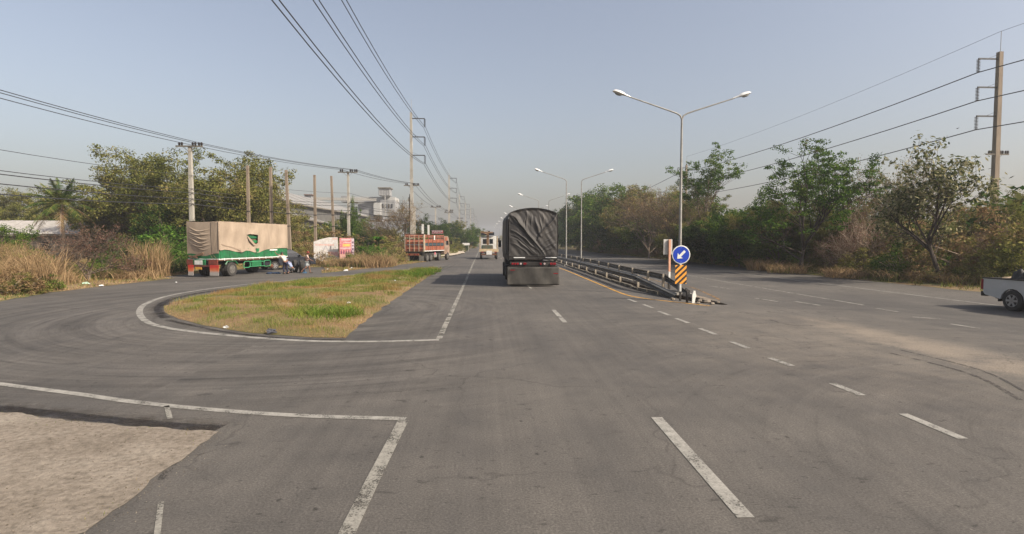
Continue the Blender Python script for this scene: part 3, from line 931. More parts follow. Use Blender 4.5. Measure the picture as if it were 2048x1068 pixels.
wd = ['second', 'third', 'fourth', 'fifth', 'sixth', 'seventh']
for i, (px, py, D) in enumerate(((898, 350, 177), (918.5, 389, 262), (931, 405, 330), (941, 415, 400), (948, 430, 500), (953, 440, 620))):
    c = at(px, py, D)
    s_, t_ = tall_pole(c.x, c.y, c.z, '%s tall transmission pole going down the left side of the road' % wd[i], r=.3)
    tips_all.append(t_)
# right transmission line
right = []
RX = 54.2
rp = at(2000, 104, 59)
s_, tr1 = tall_pole(rp.x, 59, rp.z, 'tall transmission pole at the far right with three arms to its left', sg=-1, arm=2.4, group='transmission poles behind the right trees', r=.29, z_arms=(-.75, -3.8, -6.9), taper=.75)
rp2 = at(1373, 330, 145)
s_, tr2 = tall_pole(rp2.x, 145, rp2.z, 'farther transmission pole rising behind the trees near the first street lamp', sg=-1, arm=2.3, group='transmission poles behind the right trees', r=.3, z_arms=(-.75, -3.8, -6.9), taper=.75)
rp3 = at(1203, 402, 240)
s_, tr3 = tall_pole(rp3.x, 240, rp3.z, 'farthest transmission pole behind the right trees', sg=-1, arm=2.3, group='transmission poles behind the right trees', r=.3)

# ------------------------------------------------------------------ wires
def wire(runs, r, lab, sag=.012, group=None, name='power_cable'):
    mb = MB()
    for k, P in enumerate(runs):
        for i in range(len(P) - 1):
            a, c = Vector(P[i]), Vector(P[i + 1])
            L = (c - a).length
            n = 14
            pts = []
            for j in range(n + 1):
                t = j / n
                p = a.lerp(c, t); p.z -= 4 * sag * L * t * (1 - t)
                pts.append(p)
            mb.tube(pts, r, 4, cap=False)
    me = mb.mesh(name, M['wire'])
    o = link(name, me)
    return tag(o, lab, 'cable', group)
lev = ['upper', 'middle', 'lower']
for k in range(3):
    for off, w in ((-.18, 'left'), (.18, 'right')):
        P = [Vector((t[k].x + off, t[k].y, t[k].z - .05)) for t in tips_all]
        wire([P], .034, '%s strand of the %s pair of conductors on the left transmission poles' % (w, lev[k]), .02, 'conductors of the left transmission line')
    P = [tr1[k] + Vector((3, -75, 0)), tr1[k], tr2[k], tr3[k]]
    wire([P], .06, '%s conductor hanging from the right transmission poles' % lev[k], .012, 'conductors of the right transmission line')
wire([[Vector((rp.x + 3, -16, rp.z + 2.2)), Vector((rp.x, 59, rp.z + 2.2)), Vector((rp2.x, 145, rp2.z + 2.2))]], .02, 'thin earth wire from the tip of the right pole', .01)
# distribution wires: three strands D0-D1-D2-P1-D4
z1 = c1.z + .3
D0 = Vector((-32.0, 6, 12.3))
for k, dx in enumerate((-.8, .45, 1.05)):
    P = [D0 + Vector((dx, 0, 0)), Vector((c1.x + dx, c1.y, c1.z + .3)), Vector((c2.x + dx, c2.y, c2.z + .3)), Vector((p1c.x + dx, 97, 12.3)),
         Vector((c4.x + dx, 140, c4.z + .3)), Vector((c5.x + dx, 166, c5.z + .3)), Vector((at(920, 437, 230).x + dx, 230, at(920, 437, 230).z + .3))]
    wire([P], .03, '%s of the three strands on the crossarms of the left utility poles' % ['leftmost', 'middle', 'rightmost'][k], .012, 'strands on the left crossarms')
rr = random.Random(2)
for k, z in enumerate((9.0, 7.7, 7.3, 6.7, 6.2)):
    P = [Vector((-32.0, 6, z + .2)), Vector((c1.x + .2, c1.y - .2, z)), Vector((c2.x + .2, c2.y - .2, z - .1)), Vector((p1c.x, 96.7, z - .1)), Vector((c4.x, 140, z - .2)), Vector((c5.x, 166, z - .2))]
    wire([P], (.022, .03, .04, .04, .05)[k], ['thin high cable', 'uppermost of the close bunch of cables', 'second cable of the close bunch', 'thick sagging cable', 'lowest thick cable'][k] + ' strung below the crossarms on the left', .014 + .004 * rr.random(), 'communication cables below the crossarms')
# ================================================================== VEHICLES
def W(r, w, dual=False):
    """tyre and rim meshes, axis X, centred"""
    t = MB().lathe([(r * .60, -w / 2), (r * .93, -w / 2), (r, -w * .38), (r, w * .38), (r * .93, w / 2), (r * .60, w / 2), (r * .58, w * .3), (r * .58, -w * .3)], 24, (0, 0, 0), 'X')
    rm = MB().lathe([(r * .2, w * .50), (r * .24, w * .36), (r * .45, w * .22), (r * .55, w * .30), (r * .61, w * .49), (r * .63, w * .49)], 20, (0, 0, 0), 'X')
    rm.v = rm.v
    for k in range(8):
        a = k * pi / 4
        rm.lathe([(r * .035, w * .2), (r * .035, w * .42)], 5, (0, cos(a) * r * .32, sin(a) * r * .32), 'X')
    return t.mesh('wheel', M['rubber'], True), rm.mesh('rim', M['rim'], True)
TRUCK_W = W(.50, .30)
def wheel(parent, x, y, z, side, ms=None, name='wheel', scale=1):
    ms = ms or TRUCK_W
    o = link(name, ms[0], parent, (x, y, z), (0, 0, 0 if side > 0 else pi))
    o.scale = (scale,) * 3
    link('rim', ms[1], o)
    return o

def fold(U, Vv, p, q, w, A):
    """ridge height along segment p-q at grid coords"""
    dx, dy = q[0] - p[0], q[1] - p[1]
    L2 = dx * dx + dy * dy
    t = np.clip(((U - p[0]) * dx + (Vv - p[1]) * dy) / L2, 0, 1)
    d = np.hypot(U - p[0] - t * dx, Vv - p[1] - t * dy)
    return A * np.exp(-(d / w) ** 2) * (.35 + .65 * np.sin(np.clip(t * pi, .25, pi - .25)))

def grid_surface(nu, nv, f):
    """f(U,V)->(X,Y,Z) arrays"""
    u = np.linspace(0, 1, nu); v = np.linspace(0, 1, nv)
    U, Vv = np.meshgrid(u, v)
    X, Y, Z = f(U, Vv)
    P = np.column_stack([X.ravel(), Y.ravel(), Z.ravel()])
    i = np.arange(nu - 1); j = np.arange(nv - 1)
    I, J = np.meshgrid(i, j); b = (J * nu + I).ravel()
    F = np.column_stack([b, b + 1, b + nu + 1, b + nu])
    return P, F

# ---------------- the big dark tarpaulin lorry
D = 30.4
ox = 2.70
tk = empty('tarpaulin_lorry', (ox, D, 0), 0, 'big lorry under a black tarpaulin with a wide dark mud flap on the main road', 'lorry')
tarp = plain('black_tarpaulin', (.034, .032, .031), (.062, .056, .050), .62, scale=1.2, spec=.35, bump=.15)
LN = 8.6; HW = 1.32
zb, zc, ztop = 1.66, 3.98, 4.30
def rear(U, V):
    x = (U - .5) * 2 * HW
    top = zc + (ztop - zc) * (1 - (2 * U - 1) ** 2) ** .8
    z = zb + (top - zb) * V
    h = np.zeros_like(U); U0, V0 = U, V
    U = U + .012 * np.sin(V * 11 + U * 4) + .006 * np.sin(V * 27 + 1); V = V + .012 * np.sin(U * 13 + 2) + .005 * np.sin(U * 31)
    # two crossing diagonals from the top corners to the lower right
    dl_ = (U * 1.0 - (1 - V) * .80)
    h += fold(U, V, (.02, .97), (.74, .02), .018, .11)
    h += fold(U, V, (.99, .93), (.58, .34), .016, .08)
    # sunken flap between them
    inner = ((V - (1 - U * 1.32)) > 0) & ((V - (.06 + (U - .45) * 1.62)) > 0) & (U < .99)
    k = np.clip((V - (1 - U * 1.32)) * 8, 0, 1) * np.clip((V - (.06 + (U - .45) * 1.62)) * 8, 0, 1)
    h -= .09 * k
    for p, q, w, A in (((.36, .93), (.37, .42), .014, .10), ((.34, .9), (.30, .55), .012, .05), ((.52, .80), (.66, .42), .022, .13), ((.6, .86), (.70, .5), .012, .06),
                       ((.45, .9), (.47, .6), .012, .05), ((.70, .88), (.71, .65), .012, .05), ((.03, .62), (.66, .06), .012, .08), ((.02, .52), (.60, .03), .012, .06),
                       ((.06, .42), (.55, .03), .012, .06), ((.02, .33), (.45, .03), .014, .05), ((.1, .55), (.62, .12), .010, .04), ((.99, .36), (.66, .12), .012, .08), ((.99, .27), (.7, .08), .012, .06),
                       ((.98, .5), (.66, .22), .010, .05), ((.99, .7), (.62, .3), .012, .04), ((.2, .3), (.6, .02), .02, .05)):
        h += fold(U, V, p, q, w, A * .55)
    h += .02 * np.sin(U * 19 + V * 9) * np.sin(V * 13 + U * 5) + .008 * np.sin(U * 47 + V * 31)
    U, V = U0, V0
    h *= np.clip(np.minimum(U, 1 - U) * 20, 0, 1) * np.clip(np.minimum(V, 1 - V) * 20, 0, 1)
    # bulging outward
    h += .10 * np.sin(pi * U) * np.sin(pi * V)
    return x, -h, z
P, Fq = grid_surface(110, 100, rear)
link('tarpaulin_back', np_mesh('tarpaulin_back', P, Fq, tarp, True), tk)
def arch(U, V):
    a = U
    # profile left bottom -> left top -> arch -> right
    s = U * 4
    x = np.where(s < 1, -HW - .06 * np.sin(s * pi), np.where(s > 3, HW + .06 * np.sin((s - 3) * pi), (s - 2) * HW))
    top = zc + (ztop - zc) * (1 - np.clip(np.abs(s - 2), 0, 1) ** 2) ** .8
    z = np.where(s < 1, zb - .25 + (zc - zb + .25) * s, np.where(s > 3, zc - (zc - zb + .25) * (s - 3), top))
    # tied ribs along the sides
    w = np.sin(V * 34) * .03 * ((s < 1) | (s > 3)) + np.sin(V * 80 + s * 3) * .008
    z = z + np.where((s >= 1) & (s <= 3), .03 * np.sin(V * 17), 0)
    return x + w * np.sign(x), V * LN, z
P, Fq = grid_surface(61, 90, arch)
link('tarpaulin_top', np_mesh('tarpaulin_top', P, Fq[:, ::-1], tarp, True), tk)
# lower left extra bulge of the load
MB().box((-HW - .05, 3.2, 2.75), (.22, 5.6, 2.0), taper=.9).build('load_bulge', tarp, tk, bevel=.08)
MB().tube([(-HW * .96, -.10, zc - .03), (.55, -.12, zb + .05), (.62, -.1, 1.48)], .016, 5).build('rope', M['wire'], tk)
MB().box((0, .1, 1.56), (2.62, .18, .14)).build('bed_rear_beam', M['black'], tk)
MB().box((-.75, -.005, 1.60), (.62, .04, .05)).box((.98, -.005, 1.60), (.60, .04, .05)).build('trim_strip', M['lamp_white'], tk)
MB().box((0, LN / 2 + .2, 1.30), (1.1, LN, .34)).box((0, .3, 1.25), (2.5, .12, .3)).build('chassis', M['black'], tk)
MB().box((0, LN / 2 + .1, 1.54), (2.5, LN, .12)).build('bed_floor', M['wood'], tk)
red = plain('red_lamp_glass', (.26, .012, .02), (.14, .01, .014), .25, scale=9)
pinkw = plain('clear_lamp_glass', (.50, .42, .40), (.35, .28, .28), .25, scale=9)
for x in (-1.12, -.98, -.84, -.48, -.42, .42, .98, 1.1, 1.2):
    MB().lathe([(.055, 0), (.065, .02), (.065, .05)], 12, (x, -.02 + .0, 1.26), 'Y').build('tail_light', red, tk)
for x in (-.68, .62):
    MB().lathe([(.05, 0), (.06, .02), (.06, .05)], 12, (x, -.02, 1.26), 'Y').build('reverse_light', pinkw, tk)
MB().box((0, .06, 1.26), (2.5, .06, .2)).build('light_bar', M['black'], tk)
flapm = plain('muddy_flap', (.066, .060, .050), (.020, .018, .015), .75, scale=2.0, bump=.1, stretch=(1, 1, .6), lo=.3, hi=.7)
def flap(U, V):
    x = (U - .5) * 2 * 1.43
    z = .10 + V * .98
    return x, .02 + .05 * np.sin(U * 5 + 1) + .02 * np.sin(U * 17 + V * 3) - .06 * (1 - V), z
P, Fq = grid_surface(40, 12, flap)
o = link('mud_flap', np_mesh('mud_flap', P, Fq, flapm, True), tk)
sm = o.modifiers.new('thick', 'SOLIDIFY'); sm.thickness = .012
MB().box((0, .08, 1.10), (2.7, .05, .05)).build('flap_rail', M['black'], tk)
for x in (-1.12, 1.24): MB().box((x, -.055, .92 if x < 0 else .73), (.26, .012, .045)).build('reflector', red, tk)
for y in (1.1, 2.4, 6.0):
    for x in ((-1.12, -.78, .78, 1.12) if y < 5 else (-1.15, 1.15)): wheel(tk, x, y, .5, 1 if x > 0 else -1)
MB().prism([(9.0, .7), (11.0, .7), (11.1, 1.8), (10.85, 3.0), (9.0, 3.05)], -1.2, 1.2, 'X').build('cab', M['dark_paint'], tk, bevel=.05)
for x in (-1.15, 1.15): wheel(tk, x, 10.2, .5, 1 if x > 0 else -1)
for x in (-1.5, 1.5): MB().box((x, 10.9, 2.3), (.2, .1, .5)).build('mirror', M['black'], tk)

# ---------------- the crane lorry on the main road
c = G(977, 519)
cl = empty('crane_lorry', (.72, 76, 0), 0, 'pale flatbed lorry with a small crane and white cab farther up the road', 'lorry')
cream = plain('cream_paint', (.52, .40, .24), (.36, .27, .16), .5, scale=3)
MB().box((0, 2.5, 1.15), (2.5, 5.0, .22)).box((0, .04, 1.22), (2.6, .1, .42)).build('flatbed', cream, cl, bevel=.02)
MB().box((.05, -.04, .92), (.75, .05, .55)).build('back_panel', M['white_paint'], cl, bevel=.01)
MB().box((-.8, -.03, .98), (.7, .06, .2)).build('bumper', M['black'], cl)
MB().box((0, .1, .68), (2.1, .2, .2)).build('rear_beam', M['rust'], cl)
for x in (-.85, .9): MB().box((x, -.05, 1.0), (.3, .05, .12)).build('tail_light', red, cl)
MB().box((0, 3, .85), (.9, 6, .3)).build('chassis', M['black'], cl)
for y in (1.2, 6.6):
    for x in (-1.05, 1.05): wheel(cl, x, y, .48, 1 if x > 0 else -1, scale=.95)
MB().prism([(5.7, .8), (7.6, .8), (7.6, 1.8), (7.2, 3.15), (5.7, 3.2)], -1.12, 1.12, 'X').build('cab', M['white_paint'], cl, bevel=.06)
MB().box((-.45, 5.68, 2.45), (.7, .03, .7)).box((.42, 5.68, 2.45), (.5, .03, .7)).build('rear_window', M['glass'], cl)
mastm = plain('crane_brown', (.20, .11, .05), (.12, .07, .035), .6)
MB().box((-.1, 4.9, 2.4), (.35, .35, 2.4)).tube([(-.1, 4.9, 3.5), (-1.1, 4.3, 3.75), (.6, 4.4, 3.7)], .12, 6).build('crane_mast', mastm, cl)
MB().box((-.1, 6.2, 3.55), (1.9, 1.6, .45)).box((.1, 6, 3.85), (.3, .3, .3)).build('roof_rack_load', M['dark_paint'], cl, bevel=.05)
for x in (-1.2, 1.2): MB().tube([(x, .1, 1.3), (x, .1, 3.2)], .035, 5).tube([(x, 4.7, 1.3), (x, 4.7, 3.2)], .035, 5).build('side_stake', cream, cl)
MB().tube([(-1.2, .1, 3.2), (-1.2, 4.7, 3.2)], .03, 4).tube([(-1.2, .1, 1.7), (-1.2, 4.7, 1.7)], .03, 4).tube([(1.2, .1, 1.7), (1.2, 4.7, 1.7)], .03, 4).build('side_rail', cream, cl)
MB().box((-.2, 2.8, 1.6), (1.6, 2.6, .7)).build('cargo', plain('dark_green_cargo', (.03, .06, .04), (.10, .07, .05), .8, scale=3), cl, bevel=.12)
MB().box((1.55, 7.2, 2.6), (.3, .12, .6)).tube([(1.1, 7.2, 2.9), (1.5, 7.2, 2.9)], .03, 4).build('mirror', M['black'], cl)

# ---------------- green trailer under a tan tarpaulin
gx, gy = -19.32, 39.7
hd = radians(15)
gt = empty('green_trailer', (gx, gy, 0), -hd, 'green truck trailer under a torn tan tarpaulin parked beside the side loop', 'truck')
green = plain('green_truck_paint', (.015, .17, .06), (.025, .085, .04), .45, scale=2.2)
tan_ = plain('tan_canvas', (.37, .29, .215), (.26, .20, .145), .92, scale=1.1, stretch=(1.6, 1.6, .5), bump=.2, lo=.3, hi=.7)
tan2 = plain('tan_canvas_patch', (.33, .25, .18), (.25, .185, .13), .92, scale=1.6, bump=.2)
GW, GL = 1.25, 7.8
# body
MB().box((0, GL / 2, 1.22), (2.42, GL, .16)).build('bed_floor', M['wood'], gt)
for sx_ in (-1, 1):
    mb = MB().box((sx_ * 1.2, GL / 2, 1.62), (.07, GL, .66))
    mb.build('side_board', green, gt)
    mb = MB()
    for k in range(9): mb.box((sx_ * 1.245, .15 + k * .94, 1.62), (.04, .08, .68))
    mb.build('side_rib', green, gt)
    mb = MB()
    for k in range(5): mb.box((sx_ * 1.13, GL / 2, 2.14 + k * .33), (.05, GL - .1, .2))
    for k in (0, 1, 2, 4, 5, 6): mb.box((sx_ * 1.105, .2 + k * 1.22, 2.8), (.07, .1, 1.9))
    MB().box((sx_ * 1.09, 3.2, 2.75), (.03, .75, 1.9)).build('side_panel', green, gt)
    MB().box((sx_ * 1.05, 3.9, 2.75), (.02, .9, 1.9)).build('inner_board', M['wood'], gt)
    mb.build('stake_side', green, gt)
MB().box((0, GL / 2, 1.25), (2.5, GL + .04, .06)).build('side_trim', M['lamp_white'], gt)
MB().box((0, .02, 1.55), (2.4, .06, .7)).build('tailgate', green, gt)
# tarpaulin: side sheet facing the road with wavy lower hem and a torn hole
rr = random.Random(4)
top = 3.86
hem = [(GL, 1.92), (7.0, 1.94), (6.0, 1.90), (5.2, 1.86), (4.6, 1.75), (4.2, 1.62), (3.6, 1.66), (3.1, 1.78), (2.7, 1.80), (2.2, 1.68), (1.6, 1.74), (1.0, 1.86), (.5, 1.9), (0, 1.85)]
outl = [(0, top), (GL, top - .02)] + hem
hole = [(2.75, 2.95), (3.2, 3.02), (3.6, 3.0), (4.05, 2.96), (4.08, 2.35), (3.8, 2.24), (3.6, 2.30), (3.2, 2.62)]
X, Y = grid_pts(outl, 700, (0, 1.6, GL, 4))
V_, F_ = region(outl, list(zip(X, Y)), lambda a, c: 0 * a, hole)
yy, zz = V_[:, 0], V_[:, 1]
bulge = .03 * np.sin(yy * 2.4 + zz) + .025 * np.sin(yy * 5.1 - zz * 2) + .02 * np.sin(zz * 4 + yy * .7)
P = np.column_stack([GW + .03 + bulge * np.clip((top - zz) * 2, 0, 1), yy, zz])
link('tarpaulin_side', np_mesh('tarpaulin_side', P, F_, tan_, True), gt)
# flap of the tear
P2 = [(GW + .10, 2.75, 2.95), (GW + .12, 3.2, 2.62), (GW + .13, 3.6, 2.30), (GW + .13, 3.8, 2.24), (GW + .13, 3.5, 2.16), (GW + .12, 3.05, 2.5)]
mb = MB(); mb.add(P2, [(0, 1, 5), (1, 2, 4, 5), (2, 3, 4)]); mb.build('torn_flap', tan2, gt)
def rear2(U, V):
    x = (U - .5) * 2 * (GW + .03)
    bot = 1.62 - .10 * np.sin(U * pi) + .06 * np.sin(U * 9)
    z = bot + (top - bot) * V - .05 * np.sin(U * pi) * V
    h = .10 * np.sin(U * pi) * np.sin(V * pi)
    for v0, am in ((.30, .03), (.37, .05), (.41, .03), (.49, .06), (.57, .035), (.61, .05), (.70, .06), (.75, .03), (.83, .05)):   # draped swags
        v0 = v0 + .02 * np.sin(U * 9 + v0 * 40)
        h = h + am * np.exp(-((V - v0 + .10 * np.sin(U * pi)) / .014) ** 2) * np.clip(np.sin(np.clip((U - .05) * pi / .72, 0, pi)), 0, 1)
    for k in range(6):
        h = h + .05 * np.exp(-((U - .80 - k * .035) / .010) ** 2) * (.4 + .6 * V)
    return x, -.02 - h * np.clip(np.minimum(U, 1 - U) * 14, 0, 1), z
P, Fq = grid_surface(90, 100, rear2)
link('tarpaulin_back', np_mesh('tarpaulin_back', P, Fq, tan_, True), gt)
P, Fq = grid_surface(30, 60, lambda U, V: ((U - .5) * 2 * (GW + .04), V * GL, top + .0 - .06 * np.sin(V * GL / 1.3 * pi) ** 2 + .02 * np.sin(U * 8)))
link('tarpaulin_top', np_mesh('tarpaulin_top', P, Fq, tan_, True), gt)
MB().box((-GW - .02, GL / 2, 2.85), (.05, GL, 2.0)).box((0, GL, 2.85), (2.5, .05, 2.0)).build('tarpaulin_far_side', tan_, gt)
MB().tube([(GW + .03, -.02, 3.8), (GW + .06, -.05, 2.6), (GW + .04, -.03, 1.9)], .05, 6).build('tarpaulin_corner', tan2, gt)
MB().tube([(GW + .06, 0, 2.3), (GW + .07, 1.5, 2.0), (GW + .07, 2.2, 1.72)], .012, 4).tube([(.5, -.15, 1.75), (.9, -.08, 1.2)], .012, 4).tube([(.75, -.15, 1.72), (1.15, -.08, 1.22)], .012, 4).build('rope', M['wood'], gt)
# rear underbody
MB().box((0, GL / 2, .98), (.9, GL, .32)).build('chassis', M['black'], gt)
MB().box((-.35, -.06, 1.02), (1.1, .1, .42)).build('rear_panel', green, gt)
MB().box((-.3, -.125, 1.02), (.62, .02, .3)).build('number_plate', M['white_paint'], gt)
MB().box((-.3, -.12, .62), (.5, .03, .16)).build('number_plate', plain('faded_orange_plate', (.62, .34, .06), (.45, .24, .05), .5), gt, label='faded orange number plate')
MB().box((0, -.08, .78), (2.4, .1, .12)).build('bumper', plain('bumper_maroon', (.16, .05, .04), (.09, .035, .03), .6), gt)
redp = plain('red_brown_board', (.22, .05, .03), (.12, .035, .025), .7, scale=5)
MB().box((-1.0, -.09, 1.05), (.5, .06, .36)).build('light_box', redp, gt)
MB().box((.85, -.09, 1.05), (.72, .06, .36)).build('light_box', redp, gt)
MB().box((-.45, -.1, 1.5), (1.1, .06, .12), rot=(0, -.28, 0)).box((-.75, -.1, 1.42), (.7, .06, .1), rot=(0, .15, 0)).build('loose_plank', M['wood'], gt)
def flap_grad():
    n = N('orange_grey_mud_flap')
    x, y, z = n.sep(n.coord('Object'))
    k = n.math('ADD', z, n.math('MULTIPLY', n.noise(n.coord('Object'), 5, 4), .25))
    return n.done(n.bsdf(n.ramp(k, [(.44, (.36, .33, .30)), (.62, (.55, .16, .06)), (.85, (.50, .04, .03))]), .7, 0, None, .3))
fm = flap_grad()
for x, w_ in ((-.93, .42), (.95, .7)):
    MB().prism([(x - w_ / 2, .12), (x + w_ / 2, .12), (x + w_ / 2 + .02, .85), (x - w_ / 2, .85)], -.14, -.12, 'Y').build('mud_flap', fm, gt)
for y in (1.35,):
    for x in (-1.05, -.72, .72, 1.05): wheel(gt, x, y, .5, 1 if x > 0 else -1)
MB().tube([(1.12, .75, .85), (1.12, .95, 1.08), (1.12, 1.7, 1.10), (1.12, 2.0, .85)], .06, 6).build('mudguard', green, gt)
wheel(gt, -1.05, 6.2, .5, -1); wheel(gt, -.72, 6.2, .5, -1)
MB().box((0, 6.2, .5), (1.9, .16, .16)).lathe([(.16, .75), (.18, .9), (.10, 1.0)], 14, (0, 6.2, .5), 'X').build('axle', M['rust'], gt)
lg = plain('pale_green_tube', (.05, .30, .13), (.04, .2, .09), .5)
def loop(y0, y1, z0, z1, x):
    return [(x, y0, z0), (x, y0 + .12, z0 - .0), (x, y1 - .12, z0), (x, y1, z0 + .12), (x, y1, z1 - .12), (x, y1 - .12, z1), (x, y0 + .12, z1), (x, y0, z1 - .12), (x, y0, z0)]
mb = MB()
mb.tube(loop(2.6, 3.3, .55, 1.0, 1.16), .03, 6).tube(loop(4.9, 5.7, .55, 1.0, 1.16), .03, 6).tube([(1.16, 3.2, .95), (1.16, 5.0, .95)], .03, 6).tube([(1.16, 3.2, .6), (1.16, 5.0, .6)], .03, 6)
mb.build('side_guard', lg, gt)
MB().box((1.0, 4.1, .82), (.3, 1.1, .42)).build('tank', green, gt, bevel=.06)
MB().box((1.1, 3.6, 1.12), (.1, 3.0, .08)).build('long_plank', M['wood'], gt)
mb = MB()
for k in range(10): mb.tube([(1.25, .5 + k * .75, 1.3), (1.22, .55 + k * .75, 1.14)], .03, 5)
mb.build('tie_hook', M['lamp_white'], gt)
MB().box((GW + .02, 5.95, 1.80), (.015, .95, .09)).build('white_mark', M['lamp_white'], gt)

# tyres taken off, jack, toolbox, blue cloth
def loc(px, D, z=0): 
    v = at(px, 480, D); return (v.x, D, z)
for px, D_, rz, lab in ((589, 45.6, .5, 'loose truck tyre standing nearest the crouching man'), (602, 45.3, .35, 'loose truck tyre standing nearest the walking man')):
    t = empty('truck_tyre', loc(px, D_, .5), rz, lab, 'tyre', 'loose truck tyres standing on the road')
    link('tread', TRUCK_W[0], t); link('rim', TRUCK_W[1], t)
x, y, _ = loc(608, 44.2)
j = empty('floor_jack', (x, y, 0), .4, 'small blue jack standing beside the loose tyres', 'jack')
bl = plain('faded_blue_paint', (.05, .12, .20), (.03, .07, .13), .5)
MB().box((0, 0, .06), (.3, .5, .1)).tube([(0, .1, .1), (0, .0, .4)], .06, 8).build('body', bl, j)
MB().tube([(0, -.1, .1), (0, -.45, .75)], .018, 5).build('handle', bl, j)
x, y, _ = loc(549, 43.6)
mb = MB()
rr = random.Random(1)
for k in range(5): mb.lathe([(.18, 0), (.2, .06), (.1, .13)], 9, (rr.uniform(-.5, .5), rr.uniform(-.2, .2), 0))
tag(mb.build('blue_cloth', plain('blue_cloth', (.012, .035, .08), (.01, .02, .05), .9), None, (x, y, 0), smooth=True), 'crumpled dark blue cloth on the road under the trailer', 'cloth')

# ---------------- orange stake truck
ot = empty('orange_truck', (-8.27, 67.6, 0), -radians(17), 'orange stake-sided truck with cream posts parked on the left where the loop rejoins the road', 'truck')
org = plain('orange_truck_paint', (.32, .10, .05), (.15, .055, .035), .55, scale=1.6)
crm = plain('cream_post_paint', (.40, .34, .25), (.28, .22, .15), .6, scale=3)
OL = 6.6
MB().box((0, OL / 2, 1.28), (2.4, OL, .14)).build('bed_floor', M['wood'], ot)
for k in range(5):
    z = 1.45 + k * .40
    MB().box((0, .0, z), (2.42, .05, .32 if k < 3 else .12)).build('tailgate_board', org, ot)
for k in range(5):
    MB().box((-1.2 + k * .6, -.05, 2.22), (.08, .07, 1.95)).build('tailgate_post', crm, ot)
MB().box((0, 0, 3.32), (2.5, .1, .1)).build('top_rail', plain('maroon_rail', (.14, .04, .03), (.09, .03, .02), .7), ot)
for sx_ in (-1, 1):
    for k, (z, h_) in enumerate(((1.62, .5), (2.5, .42), (3.0, .10), (3.2, .10))):
        MB().box((sx_ * 1.22, OL / 2, z), (.05, OL, h_)).build('side_board', org, ot)
    MB().box((sx_ * 1.235, OL / 2, 2.08), (.04, OL, .30)).build('side_stripe', plain('dark_teal_stripe', (.02, .05, .07), (.05, .06, .06), .6), ot)
    for k in range(6):
        MB().box((sx_ * 1.26, .1 + k * (OL - .2) / 5, 2.3), (.05, .08 if k else .3, 1.95)).build('side_post', crm if k == 0 else org, ot)
    MB().box((sx_ * 1.25, OL / 2, 1.3), (.05, OL, .08)).build('side_trim', M['lamp_white'], ot)
MB().box((1.29, 3.2, 2.9), (.02, .35, .55)).build('small_placard', M['white_paint'], ot)
MB().box((0, OL / 2, .95), (.9, OL, .3)).box((0, .2, 1.05), (2.3, .3, .25)).build('chassis', M['black'], ot)
MB().box((-.2, -.12, .88), (1.7, .1, .26)).build('rear_panel', plain('rusty_red_panel', (.28, .10, .05), (.16, .06, .03), .7, scale=6), ot)
for x in (-.7, -.35, .35, .7): MB().lathe([(.07, 0), (.08, .03)], 10, (x - .2, -.20, .88), 'Y').build('tail_light', red, ot)
gf = plain('grey_mud_flap', (.24, .23, .20), (.13, .12, .10), .8, scale=4)
for x in (-.9, .95): MB().box((x, -.1, .42), (.62, .03, .62)).build('mud_flap', gf, ot)
for y in (1.2, 2.4, 5.2):
    for x in (-1.05, -.74, .74, 1.05): wheel(ot, x, y, .5, 1 if x > 0 else -1)
MB().box((1.05, 3.7, .72), (.35, .9, .5)).build('tool_box', gf, ot, bevel=.03)
MB().box((1.24, 3.5, .95), (.02, .3, .3)).build('round_sticker', plain('pink_sticker', (.55, .12, .16), (.45, .1, .12), .5), ot)
MB().prism([(7.0, .75), (8.8, .75), (8.95, 1.6), (8.6, 2.9), (8.3, 3.15), (7.0, 3.15)], -1.18, 1.18, 'X').build('cab', plain('grubby_cab_paint', (.30, .22, .16), (.16, .10, .07), .6, scale=2), ot, bevel=.06)
MB().box((1.19, 7.5, 2.75), (.03, .8, .5)).build('cab_stripe', org, ot)
MB().box((1.195, 7.9, 2.25), (.02, .9, .6)).build('side_window', M['glass'], ot)
MB().box((0, 6.85, 1.9), (2.0, .2, 1.6)).build('air_intake', M['black'], ot)
for x in (-1.1, 1.1): wheel(ot, x, 8.05, .5, 1 if x > 0 else -1)
MB().box((1.45, 8.75, 2.3), (.25, .1, .5)).build('mirror', M['black'], ot)
hb = MB().box((.3, 6.7, 3.68), (1.55, .06, .42)); hb.build('name_board', plain('crimson_board', (.50, .05, .06), (.36, .04, .05), .5), ot)
# illegible pale glyph strokes on the name board
rr = random.Random(6); mb = MB()
for k in range(11):
    x = -.38 + k * .135
    mb.box((x, 6.66, 3.70 + rr.uniform(-.03, .03)), (.07, .012, rr.uniform(.10, .2)))
    if k % 2: mb.box((x, 6.66, 3.83), (.1, .012, .03))
mb.box((.3, 6.66, 3.88), (1.55, .012, .03)); mb.box((.3, 6.66, 3.49), (1.55, .012, .03))
mb.build('lettering', M['lamp_white'], ot)

# ---------------- pickups
CAR_T = MB().lathe([(.22, -.12), (.34, -.12), (.37, -.09), (.37, .09), (.34, .12), (.22, .12), (.21, .05), (.21, -.05)], 24, (0, 0, 0), 'X').mesh('wheel', M['rubber'], True)
mb = MB().lathe([(.05, .10), (.06, .07), (.20, .06), (.225, .115), (.235, .115)], 20, (0, 0, 0), 'X')
CAR_R = mb.mesh('rim', M['black'], True)
mb = MB()
alloy = plain('alloy_rim', (.45, .45, .45), (.32, .32, .32), .35, metal=.7)
for k in range(6):
    a = k * pi / 3
    mb.box((.10, cos(a) * .12, sin(a) * .12), (.06, .07, .19), rot=(a - pi / 2, 0, 0))
mb.lathe([(.235, .09), (.235, .118), (.205, .118), (.20, .09)], 20, (0, 0, 0), 'X').lathe([(.06, .08), (.05, .12)], 10, (0, 0, 0), 'X')
CAR_S = mb.mesh('spoke', alloy)
